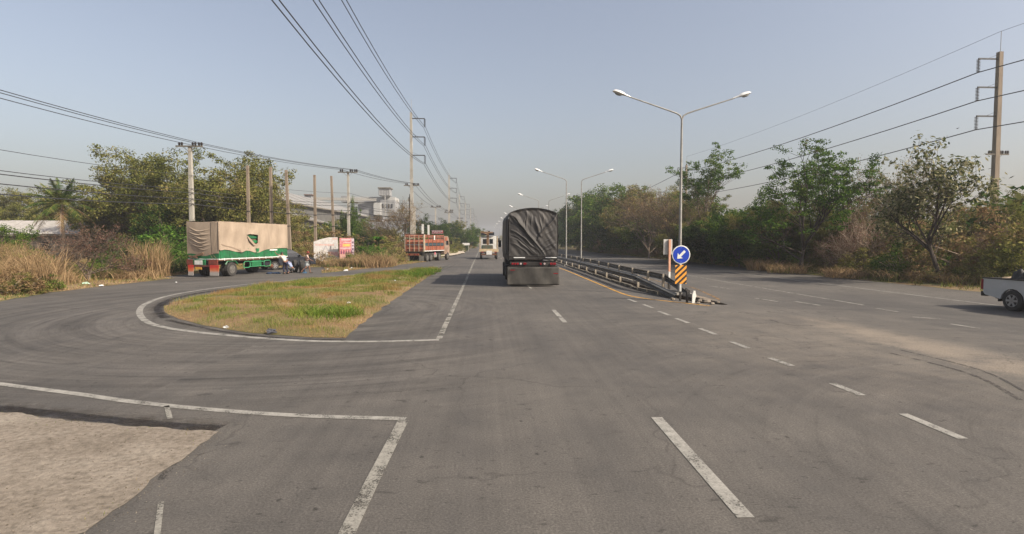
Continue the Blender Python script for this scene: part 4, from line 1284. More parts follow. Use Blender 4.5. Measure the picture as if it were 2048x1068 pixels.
def pickup(name, loc_, heading, paint, lab):
    p = empty(name, loc_, -heading, lab, 'pickup truck')
    def arc(cy, r, z0=.34, n=9):
        return [(cy + r * cos(a), z0 + r * sin(a)) for a in np.linspace(0.12, pi - .12, n)]
    low = [(5.12, .42), (5.14, .72), (5.05, .90), (4.75, 1.02), (3.85, 1.10), (1.68, 1.12), (.02, 1.10), (0, .98), (.05, .58), (.12, .50)]
    prof = low + [(c_[0], c_[1]) for c_ in reversed(arc(1.18, .45))] + [(2.0, .38), (3.3, .36)] + [(c_[0], c_[1]) for c_ in reversed(arc(4.22, .45))]
    # order: go along the bottom rear -> front
    body = MB()
    for sx_ in (-1, 1):
        a, c_ = (sx_ * .90, sx_ * .82)
        body.prism(prof, min(a, c_), max(a, c_), 'X')
    body.prism([(1.66, .42), (3.7, .42), (3.7, 1.09), (1.66, 1.09)], -.82, .82, 'X')
    body.prism([(3.7, .62), (5.1, .5), (5.12, .72), (5.03, .90), (4.73, 1.03), (3.85, 1.12), (3.7, 1.12)], -.82, .82, 'X')
    body.box((0, .85, .68), (1.64, 1.66, .06)).build('body', paint, p, bevel=.015)
    MB().box((0, .04, .82), (1.66, .07, .52)).build('tailgate', paint, p, bevel=.015)
    MB().box((-.88, .84, 1.125), (.09, 1.66, .04)).box((.88, .84, 1.125), (.09, 1.66, .04)).box((0, .04, 1.11), (1.7, .09, .04)).build('bed_rail', M['black'], p)
    # cab
    c0 = MB(); zs = ((1.10, .86, 1.66, 3.86), (1.42, .80, 1.76, 3.42), (1.70, .70, 1.92, 2.95), (1.75, .62, 2.05, 2.85))
    vs = []
    for z, hw_, y0, y1 in zs: vs += [(-hw_, y0, z), (hw_, y0, z), (hw_, y1, z), (-hw_, y1, z)]
    fs = []
    for i in range(3):
        for k in range(4): fs.append((i * 4 + k, i * 4 + (k + 1) % 4, (i + 1) * 4 + (k + 1) % 4, (i + 1) * 4 + k))
    fs.append((12, 13, 14, 15)); c0.add(vs, fs)
    c0.build('cab', paint, p, bevel=.02)
    for sx_ in (-1, 1):
        for y0, y1, u0, u1 in ((1.86, 2.55, 1.98, 2.50), (2.63, 3.50, 2.58, 2.98)):
            MB().add([(sx_ * .858, y0, 1.16), (sx_ * .858, y1, 1.16), (sx_ * .724, u1, 1.64), (sx_ * .724, u0, 1.64)], [(0, 1, 2, 3)]).build('side_window', M['glass'], p)
        MB().box((sx_ * 1.0, 3.5, 1.2), (.2, .12, .16)).build('mirror', paint, p, bevel=.02)
        MB().box((sx_ * .86, .0, .88), (.10, .1, .38)).build('tail_light', red, p, bevel=.01)
        MB().box((sx_ * .68, 5.06, .82), (.36, .1, .18)).build('headlight', M['lens'], p, bevel=.02)
        MB().box((sx_ * .904, 2.62, .82), (.006, .02, .56)).box((sx_ * .905, 3.45, .95), (.01, .16, .03)).build('door_seam', M['black'], p)
    MB().add([(-.78, 1.72, 1.2), (.78, 1.72, 1.2), (.66, 1.895, 1.64), (-.66, 1.895, 1.64)], [(3, 2, 1, 0)]).build('rear_window', M['glass'], p)
    MB().add([(-.8, 3.78, 1.16), (.8, 3.78, 1.16), (.67, 3.0, 1.67), (-.67, 3.0, 1.67)], [(0, 1, 2, 3)]).build('windscreen', M['glass'], p)
    MB().box((0, -.08, .52), (1.6, .16, .18)).build('rear_bumper', M['black'], p, bevel=.02)
    MB().box((0, 5.15, .5), (1.7, .14, .28)).build('front_bumper', paint, p, bevel=.04)
    MB().box((0, 2.5, .45), (1.3, 4.4, .16)).build('chassis', M['black'], p)
    for sx_ in (-1, 1):
        MB().box((sx_ * .74, .62, .42), (.24, .03, .26)).build('mud_flap', M['black'], p)
        for y in (1.18, 4.22):
            w_ = link('wheel', CAR_T, p, (sx_ * .79, y, .37), (0, 0, 0 if sx_ > 0 else pi))
            link('rim', CAR_R, w_); link('spoke', CAR_S, w_)
    return p
pickup('pickup_truck', (-19.4, 48.9, 0), radians(40), M['dark_paint'], 'dark pickup truck parked in front of the green trailer')
wp = pickup('pickup_truck', (19.68, 20.15, 0), pi - .02, M['white_van'], 'white pickup truck with a loaded bed at the right edge of the road')
# load in the bed of the white pickup
sack = plain('black_sack', (.02, .02, .02), (.04, .035, .03), .7, scale=4, bump=.3)
mb = MB()
rr = random.Random(9)
for k, (x, y, r_) in enumerate(((.45, 1.0, .26), (-.3, 1.25, .3), (.5, 1.35, .3))):
    mb.lathe([(r_ * .8, 0), (r_, .15), (r_ * .95, .42), (r_ * .6, .66), (r_ * .15, .78)], 11, (x, y, .72))
mb.v = [(x + .04 * sin(z * 19 + y * 9), y + .05 * cos(z * 13 + x * 11), z) for x, y, z in mb.v]
o = mb.build('cargo_sack', sack, None, (19.68, 20.15, 0), (0, 0, -(pi - .02)), smooth=True)
tag(o, 'black sacks heaped in the bed of the white pickup', 'sacks')
o = MB().box((-.1, .6, 1.05), (1.3, .45, .28), rot=(0, .04, .1)).build('cardboard_box', plain('cardboard', (.45, .34, .22), (.36, .26, .16), .85), None, (19.68, 20.15, 0), (0, 0, -(pi - .02)))
tag(o, 'pale flat carton lying in the bed of the white pickup', 'box')

# ================================================================== PEOPLE
DG = None
def skin_mesh(name, verts, edges, radii, mat, sub=1):
    me = bpy.data.meshes.new(name)
    me.from_pydata(verts, edges, [])
    o = bpy.data.objects.new('tmp_' + name, me); COL.objects.link(o)
    md = o.modifiers.new('skin', 'SKIN'); md.use_smooth_shade = True
    for i, r in enumerate(radii):
        sv = me.skin_vertices[0].data[i]
        sv.radius = r if isinstance(r, tuple) else (r, r)
        sv.use_root = (i == 0)
    sb_ = o.modifiers.new('sub', 'SUBSURF'); sb_.levels = sub; sb_.render_levels = sub
    dg = bpy.context.evaluated_depsgraph_get(); dg.update()
    m2 = bpy.data.meshes.new_from_object(o.evaluated_get(dg))
    bpy.data.objects.remove(o)
    m2.materials.clear(); m2.materials.append(mat); m2.name = name
    m2.polygons.foreach_set('use_smooth', [True] * len(m2.polygons))
    return m2

def person(lab, loc_, rz, J, shirt, trousers, hat=None, shorts=False):
    p = empty('person', loc_, rz, lab, 'person')
    V, E, Rr = [], [], []
    def add(pt, r, par=None):
        V.append(tuple(pt)); Rr.append(r)
        if par is not None: E.append((par, len(V) - 1))
        return len(V) - 1
    j = {k: Vector(v) for k, v in J.items()}
    pel = add(j['pelvis'], (.13, .10)); wa = add(j['pelvis'].lerp(j['chest'], .45), (.115, .09), pel); ch = add(j['chest'], (.15, .105), wa)
    nk = add(j['neck'], .052, ch)
    hdv = (j['head'] - j['neck']).normalized()
    h0 = add(j['head'] - hdv * .03, (.070, .080), nk); h1 = add(j['head'] + hdv * .05, (.078, .092), h0); h2 = add(j['head'] + hdv * .12, (.055, .065), h1)
    fw_ = Vector(J.get('face', (0, 1, 0)))
    add(j['head'] + fw_ * .105 + hdv * .01, .013, h0)
    for s in ('l', 'r'):
        sgn = -1 if s == 'l' else 1
        sh = add(j['sh_' + s], .056, ch); el = add(j['el_' + s], .042, sh); wr = add(j['wr_' + s], .028, el)
        dv = (j['wr_' + s] - j['el_' + s]).normalized(); sd = dv.orthogonal().normalized(); sd2 = dv.cross(sd)
        pm = add(j['wr_' + s] + dv * .07, (.036, .02), wr)
        for q, (off, ln) in enumerate(((-.027, .07), (-.009, .085), (.009, .08), (.027, .06))):
            k1 = add(j['wr_' + s] + dv * (.10 + ln * .4) + sd * off, .009, pm)
            add(j['wr_' + s] + dv * (.10 + ln * .9) + sd * off * 1.1 + sd2 * .02, .008, k1)
        k1 = add(j['wr_' + s] + dv * .06 + sd * .05, .010, pm); add(j['wr_' + s] + dv * .10 + sd * .065 + sd2 * .015, .009, k1)
        hp = add(j['pelvis'] + Vector((sgn * .09, 0, -.04)), (.095, .09), pel)
        kn = add(j['kn_' + s], .060, hp); an = add(j['an_' + s], .042, kn)
        ft = Vector(J.get('foot', (0, 1, 0)))
        he = add(j['an_' + s] + Vector((0, 0, -.055)) - ft * .02, .036, an); add(j['an_' + s] + ft * .15 + Vector((0, 0, -.06)), (.042, .026), he)
    link('body', skin_mesh('body', V, E, Rr, M['skin']), p)
    # clothes
    V, E, Rr = [], [], []
    a = add(j['pelvis'] + Vector((0, 0, .02)), (.145, .115))
    for s in ('l', 'r'):
        sgn = -1 if s == 'l' else 1
        hp = add(j['pelvis'] + Vector((sgn * .09, 0, -.05)), (.108, .105), a)
        if shorts: add(Vector(V[hp]).lerp(j['kn_' + s], .9), .095, hp)
        else:
            kn = add(j['kn_' + s], .078, hp); add(j['kn_' + s].lerp(j['an_' + s], .92), .062, kn)
    link('trousers', skin_mesh('trousers', V, E, Rr, trousers), p)
    if shirt:
        V, E, Rr = [], [], []
        a = add(j['chest'], (.172, .125)); b_ = add(j['pelvis'].lerp(j['chest'], .5), (.145, .115), a); add(j['pelvis'] + (j['chest'] - j['pelvis']) * .1, (.15, .12), b_)
        add(j['chest'].lerp(j['neck'], .6), (.08, .07), a)
        for s in ('l', 'r'):
            sh = add(j['sh_' + s], .072, a); add(j['sh_' + s].lerp(j['el_' + s], .85), .062, sh)
        link('shirt', skin_mesh('shirt', V, E, Rr, shirt), p)
    # hair or hat
    mb = MB()
    prof = [(.095, -.01), (.103, .05), (.085, .12), (.04, .15)]
    if hat: prof = [(.17, .04), (.165, .055), (.10, .06), (.10, .13), (.06, .155)]
    mb.lathe(prof, 14)
    q = hdv.to_track_quat('Z', 'Y')
    o = mb.build('hat' if hat else 'hair', hat or M['black'], p, tuple(j['head'] - hdv * 0 - fw_ * (.0 if hat else .015)), q.to_euler(), smooth=True)
    # shoes
    for s in ('l', 'r'):
        ft = Vector(J.get('foot', (0, 1, 0)))
        c_ = j['an_' + s] + ft * .06
        MB().box((c_.x, c_.y, max(.03, c_.z - .07)), (.10, .25, .05)).build('sandal', M['black'], p)
    return p
cloth_w = plain('dirty_white_cotton', (.55, .52, .45), (.42, .39, .33), .9, scale=6)
navy = plain('navy_trousers', (.018, .02, .045), (.012, .013, .03), .9)
x, y, _ = loc(568, 43.3)
person('man in dirty white shirt and navy trousers reaching up to the green trailer', (x, y, 0), radians(60),
       dict(pelvis=(0, -.12, .88), chest=(0, .10, 1.24), neck=(0, .17, 1.42), head=(0, .24, 1.53), face=(0, .95, -.3), sh_l=(-.19, .12, 1.34), sh_r=(.19, .12, 1.34),
            el_l=(-.25, .42, 1.44), el_r=(.24, .38, 1.36), wr_l=(-.2, .72, 1.62), wr_r=(.2, .70, 1.46), kn_l=(-.12, .0, .47), kn_r=(.12, -.08, .46), an_l=(-.13, -.15, .08), an_r=(.13, -.24, .08)),
       cloth_w, navy)
pale_blue = plain('pale_blue_cloth', (.30, .35, .48), (.22, .26, .38), .9, scale=6)
x, y, _ = loc(579, 44.6)
person('man in a pale blue shirt crouching beside the loose tyres', (x, y, 0), radians(75),
       dict(pelvis=(0, -.22, .36), chest=(0, .08, .74), neck=(0, .18, .90), head=(0, .26, .99), face=(0, .9, -.4), sh_l=(-.19, .10, .84), sh_r=(.19, .10, .84),
            el_l=(-.26, .32, .62), el_r=(.26, .32, .62), wr_l=(-.14, .52, .48), wr_r=(.14, .54, .46), kn_l=(-.2, .22, .52), kn_r=(.2, .24, .50), an_l=(-.16, .0, .08), an_r=(.16, -.02, .08)),
       pale_blue, plain('grey_trousers', (.10, .10, .10), (.07, .07, .07), .9), hat=pale_blue)
x, y, _ = loc(613, 44.3)
person('man in red hat, pinkish vest and pale shorts walking past the dark pickup', (x, y, 0), radians(-70),
       dict(pelvis=(0, 0, .90), chest=(0, .02, 1.26), neck=(0, .04, 1.44), head=(0, .07, 1.55), face=(0, 1, 0), sh_l=(-.19, .02, 1.37), sh_r=(.19, .02, 1.37),
            el_l=(-.24, -.14, 1.12), el_r=(.24, .12, 1.12), wr_l=(-.24, -.02, .90), wr_r=(.22, .34, 1.0), kn_l=(-.10, .16, .50), kn_r=(.10, -.06, .48), an_l=(-.11, .24, .09), an_r=(.11, -.42, .16)),
       plain('pink_vest', (.42, .20, .15), (.45, .40, .36), .9, scale=3), plain('pale_grey_shorts', (.38, .40, .40), (.28, .30, .30), .9), hat=plain('red_hat', (.30, .05, .03), (.2, .04, .03), .8), shorts=True)

# ================================================================== BOARDS BY THE VERGE
def board_frame(s, w, h, z0):
    mb = MB()
    for q in (-w / 2 + .1, w / 2 - .1): mb.box((q, .12, (z0 + h) / 2), (.07, .07, z0 + h))
    mb.box((0, .12, z0 + h * .7), (w, .05, .05)); mb.build('frame', M['wood'], s)
c = at(652, 482, 57.5)
s = empty('white_hoarding', (c.x, c.y, 0), .22, 'torn faded white hoarding with pale red writing standing in the weeds', 'billboard')
def faded():
    n = N('faded_white_print')
    v = n.coord('Object', (1, 1, 1))
    x, y, z = n.sep(v)
    a = n.noise(v, 3.2, 6, .7); b_ = n.noise(n.coord('Object', (2.4, 1, 1.2)), 2.2, 5, .6, 1.5)
    col = n.mix(n.ramp(a, [(.42, 0), (.62, .55)]), (.56, .55, .52), (.42, .34, .29))
    col = n.mix(n.ramp(b_, [(.52, 0), (.60, .35), (.66, 0)]), col, (.25, .22, .24))
    return n.done(n.bsdf(col, .8))
fw = faded()
pr = plain('faded_red_print', (.52, .20, .18), (.62, .50, .46), .8, scale=9)
gp_ = plain('faded_grey_print', (.25, .24, .26), (.50, .48, .48), .8, scale=7)
w_, h_, z0 = 2.38, 2.28, .55
MB().prism([(-1.19, .5), (1.22, .42), (1.12, 2.88), (.2, 2.86), (-.6, 2.66), (-1.19, 2.42)], -.0, .02, 'Y').build('sheet', fw, s)
MB().prism([(.20, 1.02), (1.17, 1.0), (1.14, 1.42), (.2, 1.44)], -.008, -.002, 'Y').build('red_band', pr, s)
rr = random.Random(12)
mb = MB()   # pale headline strokes
for k in range(12):
    x = -.95 + k * .15
    mb.box((x, -.006, 2.12 + rr.uniform(-.02, .02)), (.09, .004, rr.uniform(.12, .2)), rot=(0, rr.uniform(-.15, .15), 0))
for k in range(5): mb.box((.65 + k * .1, -.006, 2.72), (.06, .004, .14))
for k in range(7): mb.box((.28 + k * .12, -.012, 1.25), (.07, .004, .12))
mb.build('lettering', plain('faded_pink_print', (.55, .25, .2), (.6, .4, .35), .8, scale=8), s)
mb = MB()   # gable-like outline drawing
mb.box((-.28, -.006, 1.55), (.09, .004, .95), rot=(0, .45, 0)).box((.15, -.006, 1.6), (.07, .004, .85), rot=(0, -.42, 0)).box((-.05, -.006, .95), (.8, .004, .05))
mb.tube([(.85 + .13 * cos(t), -.008, 1.75 + .14 * sin(t)) for t in np.linspace(.8, 5.2, 9)], .018, 4)
mb.build('emblem', gp_, s)
board_frame(s, 2.4, 2.4, .5)
c = at(693, 482, 57)
s = empty('red_poster', (c.x, c.y, 0), .25, 'red and purple poster board right of the white hoarding', 'billboard')
MB().box((-.10, 0, 1.72), (1.14, .02, 2.15)).build('sheet', plain('pinkish_red_print', (.46, .10, .11), (.58, .30, .30), .7, scale=5), s)
MB().box((.60, .01, 1.75), (.25, .02, 2.0)).build('side_sheet', plain('pale_violet_print', (.42, .30, .36), (.60, .55, .55), .7, scale=6), s)
MB().box((-.10, -.016, .92), (1.10, .008, .55)).build('lower_field', plain('faded_peach_print', (.50, .26, .20), (.55, .34, .30), .7, scale=3), s)
MB().box((-.0, -.016, 2.08), (.72, .008, .26)).build('yellow_label', plain('yellow_print', (.75, .50, .12), (.68, .36, .10), .7, scale=4), s)
mb = MB()
for k in range(8): mb.box((-.45 + k * .11, -.02, 2.62), (.06, .006, .13))
for k in range(6): mb.box((-.25 + k * .12, -.02, 2.36), (.07, .006, .07))
for k in range(9): mb.box((-.55 + k * .11, -.02, 1.74), (.07, .006, .06))
mb.box((-.1, -.018, 1.83), (1.0, .006, .02)); mb.build('lettering', M['lamp_white'], s)
mb = MB()
for k in range(5): mb.prism([(-.58 + k * .24, 1.2), (-.44 + k * .24, 1.2), (-.44 + k * .24, 1.45), (-.48 + k * .24, 1.52), (-.48 + k * .24, 1.62), (-.54 + k * .24, 1.62), (-.54 + k * .24, 1.52), (-.58 + k * .24, 1.45)], -.02, -.014, 'Y')
mb.build('bottle_shape', plain('dark_purple_print', (.13, .03, .08), (.2, .05, .1), .6), s)
mb = MB()
for k in range(5): mb.box((.60, -.006, 1.0 + k * .34), (.16, .006, .12 if k % 2 else .2))
mb.build('side_print', plain('dark_violet_print', (.10, .08, .13), (.3, .1, .14), .6), s)
board_frame(s, 1.4, 2.7, .3)

# two slim white banner boards behind the orange truck
for px, w_, lab in ((845.5, .34, 'left slim white board on a pole above the orange truck'), (857, .3, 'right slim white board on a pole above the orange truck')):
    c = at(px, 448 if px < 850 else 450, 86)
    s = empty('slim_board', (c.x, c.y, 0), 0, lab, 'sign', 'slim white boards above the orange truck')
    MB().box((0, 0, c.z - .8), (w_, .05, 1.6)).build('panel', M['white_paint'], s)
    MB().box((.12, .06, c.z / 2), (.09, .09, c.z)).build('pole', M['wood'], s)

# ================================================================== BUILDINGS
roofm = plain('grey_sheet_roof', (.27, .26, .24), (.19, .18, .165), .7, scale=.6, stretch=(1, 1, 1))
wallm = plain('dim_shed_wall', (.12, .115, .105), (.07, .068, .06), .9, scale=.8)
def shed(name, lab, ex0, ey0, ex1, ey1, ez, rx0, rx1, rz, far):
    """gable shed: eave line facing the road from (ex0,ey0) to (ex1,ey1); ridge at rx; far eave at far"""
    s = empty(name, (0, 0, 0), 0, lab, 'factory shed')
    s.location = ((ex0 + far) / 2, ey0, 0)
    o_ = Vector(s.location)
    P = lambda x, y, z: (x - o_.x, y - o_.y, z)
    mb = MB()
    # roof sheets, 12 bays, each a slightly offset sheet
    nb = 14
    for k in range(nb):
        t0, t1 = k / nb, (k + 1) / nb
        a = P(ex0 + (ex1 - ex0) * t0, ey0 + (ey1 - ey0) * t0, ez); b_ = P(ex0 + (ex1 - ex0) * t1, ey0 + (ey1 - ey0) * t1, ez)
        c_ = P(rx0 + (rx1 - rx0) * t1, ey0 + (ey1 - ey0) * t1, rz); d_ = P(rx0 + (rx1 - rx0) * t0, ey0 + (ey1 - ey0) * t0, rz)
        o = (k % 2) * .05
        m_ = MB(); m_.add([(a[0], a[1], a[2] + o), (b_[0], b_[1], b_[2] + o), (c_[0], c_[1], c_[2] + o), (d_[0], d_[1], d_[2] + o)], [(0, 1, 2, 3)])
        m_.add([(a[0], a[1], a[2] + o - .12), (b_[0], b_[1], b_[2] + o - .12), (b_[0], b_[1], b_[2] + o), (a[0], a[1], a[2] + o)], [(0, 1, 2, 3)])
        m_.build('roof_sheet', roofm, s)
    mb.add([P(rx0, ey0, rz), P(rx1, ey1, rz), P(far, ey1, ez), P(far, ey0, ez)], [(0, 1, 2, 3)]).build('far_roof', roofm, s)
    MB().add([P(ex0 - .6, ey0, 0), P(ex1 - .6, ey1, 0), P(ex1 - .6, ey1, ez - .1), P(ex0 - .6, ey0, ez - .1)], [(0, 1, 2, 3)]).build('side_wall', wallm, s)
    MB().add([P(ex0 - .6, ey0 + .1, 0), P(ex0 - .6, ey0 + .1, ez - .1), P(rx0, ey0 + .1, rz - .15), P(far + .6, ey0 + .1, ez - .1), P(far + .6, ey0 + .1, 0)], [(0, 1, 2, 3, 4)]).build('gable_wall', wallm, s)
    mb = MB()
    mb.tube([P(ex0, ey0 - .1, ez - .15), P(rx0, ey0 - .1, rz - .15)], .22, 4); mb.tube([P(ex0 + .1, ey0, ez - .25), P(ex1 + .1, ey1, ez - .25)], .2, 4)
    mb.build('fascia', M['concrete_dark'], s)
    return s
shed('factory_shed', 'long pale-roofed factory shed higher up behind the bare posts', -41, 122, -38.5, 190, 10.8, -51, -50, 15.0, -60)
shed('factory_shed', 'lower pale-roofed factory shed nearer the bare posts', -33.5, 92, -40.5, 150, 7.2, -39, -46, 9.4, -46)
shed('farm_shed', 'low shed with a pale grey roof behind the bushes at far left', -47, 70, -46, 71, 2.0, -47, -46, 2.0, -48) if False else None
s = empty('low_house', (-57, 72, 0), .0, 'low house with a long pale grey roof behind the small bare tree at far left', 'house')
MB().box((0, 2.5, 1.6), (14, 5, 3.2)).build('wall', plain('dim_plaster', (.22, .18, .14), (.14, .12, .09), .9), s)
for k in range(10):
    x0 = -7.6 + k * 1.52
    MB().add([(x0, -.6, 3.35 + (k % 2) * .03), (x0 + 1.54, -.6, 3.35 + (k % 2) * .03), (x0 + 1.54, 2.6, 5.1 + (k % 2) * .03), (x0, 2.6, 5.1 + (k % 2) * .03)], [(0, 1, 2, 3)]).build('roof_sheet', plain('pale_roof_sheet', (.40, .37, .34), (.30, .28, .25), .8, scale=2) if k == 0 else bpy.data.materials['pale_roof_sheet'], s)
MB().add([(-7.6, 2.6, 5.1), (7.6, 2.6, 5.1), (7.6, 5.8, 3.35), (-7.6, 5.8, 3.35)], [(0, 1, 2, 3)]).build('far_roof', roofm, s)
MB().box((0, -.6, 3.22), (15.2, .08, .2)).build('fascia', M['concrete_dark'], s)
for x in (-4.5, -1, 3): MB().box((x, -.02, 1.8), (1.2, .06, 1.2)).build('window', M['glass'], s)
# white mill with silo
c = at(770, 400, 200)
s = empty('white_mill', (c.x, c.y, 0), 0, 'white mill building with a square grey headhouse on top, in the distance', 'factory building')
wh = plain('mill_white', (.40, .40, .385), (.30, .295, .28), .8, scale=.3)
gy_ = plain('mill_grey', (.28, .28, .28), (.20, .20, .20), .8, scale=.4)
def mbox(px0, px1, py0, py1, D_, dy, name, mat, dep=6):
    a = at(px0, py0, D_); b_ = at(px1, py1, D_)
    return MB().box(((a.x + b_.x) / 2 - c.x, D_ - c.y + dep / 2, (a.z + b_.z) / 2), (abs(b_.x - a.x), dep, abs(a.z - b_.z))).build(name, mat, s)
mbox(716, 748, 405, 440, 198, 0, 'wing', gy_, 20)
mbox(747, 761, 405, 430, 197, 0, 'wall_block', wh, 14)
mbox(761, 790, 400, 432, 200, 0, 'wall_block', gy_, 10)
mbox(700, 790, 393.5, 404, 203, 0, 'upper_storey', wh, 10)
mbox(764, 777, 389, 394, 201, 0, 'stair_block', wh, 5)
mbox(757, 779.5, 377, 391, 200, 0, 'headhouse', gy_, 4.5)
mbox(755.5, 781, 374.5, 377, 199.6, 0, 'headhouse_roof', M['concrete_dark'], 5.4)
for k in range(7):
    mbox(758 + k * 3.2, 758.7 + k * 3.2, 378, 391, 199.9, 0, 'cladding_rib', wh, .1)
for k in range(4): mbox(764 + k * 6, 767 + k * 6, 408, 416, 199.8, 0, 'window', M['glass'], .3)
for k in range(5): mbox(703 + k * 10, 709 + k * 10, 396, 400, 202.8, 0, 'window', M['glass'], .3)
mbox(769, 771, 391, 432, 198, 0, 'hoist_leg', M['galv'], .5)
mbox(682, 700, 392, 404, 205, 0, 'side_tower', gy_, 6)
a = at(622, 396, 190); b_ = at(757, 397.5, 200)
MB().box(((a.x + b_.x) / 2 - c.x, -5, a.z), (abs(b_.x - a.x), 1.2, .9), rot=(0, 0, .2)).build('conveyor', M['galv'], s)
mbox(609, 622, 390, 398, 188, 0, 'conveyor_house', gy_, 2.5)
mbox(607.5, 623.5, 388.6, 390.2, 187.6, 0, 'conveyor_roof', M['rust'], 3.2)

# ================================================================== LITTER
lm = plain('white_plastic_litter', (.62, .62, .60), (.5, .5, .48), .6)
lg_ = plain('green_white_litter', (.25, .5, .36), (.6, .62, .58), .6, scale=12)
ld = plain('dark_litter', (.05, .05, .06), (.10, .10, .11), .7, scale=10)
spots = [(650, 653, .13, 'white crumpled bag lying at the near edge of the traffic island', 0), (698, 609, .14, 'white scrap in the grass right of the tall tuft', 0), (543, 665, .3, 'dark rag with grey debris on the dry tip of the island', 2),
         (30, 582, .3, 'white litter at the road edge at far left', 0), (60, 579, .28, 'second white litter heap along the road edge at far left', 0), (172, 566, .4, 'green and white plastic litter below the small bare tree', 1),
         (202, 569, .22, 'white cup-like litter just right of the green plastic', 0), (655, 537, .22, 'white plastic piece below the white hoarding', 0), (693, 540, .4, 'white plastic bag below the red poster, nearest the road', 0),
         (703, 535, .3, 'smaller white bag just behind the bag under the red poster', 0), (722, 532, .25, 'white litter right of the red poster', 0), (741, 532, .22, 'last white litter piece right of the red poster', 0),
         (352, 562, .12, 'tiny white scrap on the asphalt left of the trailer', 0), (790, 563, .14, 'pale scrap in the far part of the island grass', 0), (452, 655, .16, 'crumpled pale paper on the near edge of the island', 0)]
rr = random.Random(21)
for px, py, sz, lab, k in spots:
    x, y = G(px, py, .12 if py < 640 and px < 900 else .04)
    sz *= .62
    mb = MB().lathe([(sz * .5, 0), (sz * .62, sz * .15), (sz * .4, sz * .45), (sz * .12, sz * .6)], 8)
    mb.v = [(a + rr.uniform(-.3, .3) * sz, b_ * 1.3 + rr.uniform(-.3, .3) * sz, max(0, c_ + rr.uniform(-.12, .12) * sz)) for a, b_, c_ in mb.v]
    zz = .17 if (640 > py > 545 and px > 400 and px != 452) or px in (698, 790) else .03
    tag(mb.build('litter', (lm, lg_, ld)[k], None, (x, y, zz), (0, 0, rr.uniform(0, 6))), lab, 'litter', 'litter along the verges')
# ================================================================== VEGETATION
def leaf_quads(C, R, n_each, size, flat=.7, droop=0.0, rng=RNG, aspect=.45, shell=.5):
    """diamond leaves scattered in ellipsoidal clusters"""
    C = np.asarray(C, float); R = np.asarray(R, float)
    k = len(C)
    n = k * n_each
    ci = np.repeat(np.arange(k), n_each)
    d = rng.normal(size=(n, 3)); d /= np.linalg.norm(d, axis=1)[:, None]
    rad = rng.uniform(0, 1, n) ** shell
    off = d * (rad * R[ci])[:, None]; off[:, 2] *= flat
    P = C[ci] + off
    nr = rng.normal(size=(n, 3)); nr[:, 2] = np.abs(nr[:, 2]) + .4; nr += d * .7
    nr /= np.linalg.norm(nr, axis=1)[:, None]
    a = rng.normal(size=(n, 3)); a[:, 2] -= droop
    a -= nr * (a * nr).sum(1)[:, None]; a /= np.linalg.norm(a, axis=1)[:, None]
    b = np.cross(nr, a)
    s = (size * rng.uniform(.6, 1.4, n))[:, None]
    V = np.stack([P - a * s * .5, P + b * s * aspect * .5, P + a * s * .5, P - b * s * aspect * .5], 1).reshape(-1, 3)
    F = np.arange(n * 4).reshape(-1, 4)
    return V, F

def skeleton(rng, H, trunk, n1, spread, levels=3, r0=.16, up=.25, len1=.55, kids=(4, 3, 3), wob=.12, start=.0, lean=0, multi=1):
    """returns tubes list [(pts, radii)], tips list [(pos, level)]"""
    tubes, tips = [], []
    def grow(p, d, L, r, lev):
        n = 4 if lev < 2 else 3
        pts = [p.copy()]; rad = [r]
        q = p.copy(); dd = d.copy()
        for i in range(n):
            dd = (dd + Vector((rng.gauss(0, wob), rng.gauss(0, wob), rng.gauss(0, wob * .6) + up * .12))).normalized()
            q = q + dd * L / n
            pts.append(q.copy()); rad.append(r * (1 - .62 * (i + 1) / n))
        tubes.append((pts, rad, lev))
        if lev >= levels:
            tips.append((pts[-1], lev)); tips.append((pts[len(pts) // 2], lev)); return
        nk = kids[min(lev - 1, len(kids) - 1)] + (1 if rng.random() < .4 else 0)
        for k in range(nk):
            t = .35 + .65 * (k + rng.random() * .7) / nk
            i = min(int(t * n), n - 1); f = t * n - i
            b = pts[i].lerp(pts[i + 1], min(f, 1))
            az = rng.random() * 2 * pi
            side = dd.orthogonal().normalized(); side.rotate(Matrix.Rotation(az, 3, dd))
            nd = (dd * .75 + side * (.55 + .4 * rng.random()) + Vector((0, 0, up * .6))).normalized()
            grow(b, nd, L * (.52 + .2 * rng.random()), r * .5 * (1 - .4 * t) + .006, lev + 1)
        tips.append((pts[-1], lev))
    for m in range(multi):
        base = Vector((0, 0, 0)) if multi == 1 else Vector((rng.uniform(-.25, .25), rng.uniform(-.25, .25), 0))
        tn = Vector((lean + rng.gauss(0, .06) + (0 if multi == 1 else rng.uniform(-.35, .35)), rng.gauss(0, .06) + (0 if multi == 1 else rng.uniform(-.35, .35)), 1)).normalized()
        tp = [base]; tr_ = [r0 * 1.25]
        n = 5
        for i in range(n):
            tn = (tn + Vector((rng.gauss(0, .07), rng.gauss(0, .07), .05))).normalized()
            tp.append(tp[-1] + tn * H * trunk / n); tr_.append(r0 * (1 - .4 * (i + 1) / n))
        tubes.append((tp, tr_, 0))
        for k in range(n1):
            az = 2 * pi * (k + rng.random() * .6) / n1
            el = spread * (1 - .75 * (k / n1)) + rng.gauss(0, .08)
            d = Vector((cos(az) * sin(el), sin(az) * sin(el), cos(el))).normalized()
            t = .55 + .45 * (k + rng.random()) / n1
            i = min(int(t * n), n - 1)
            grow(tp[i].lerp(tp[i + 1], rng.random()), d, H * (1 - trunk) * (len1 + .25 * k / n1 + .15 * rng.random()), r0 * .5, 1)
    return tubes, tips

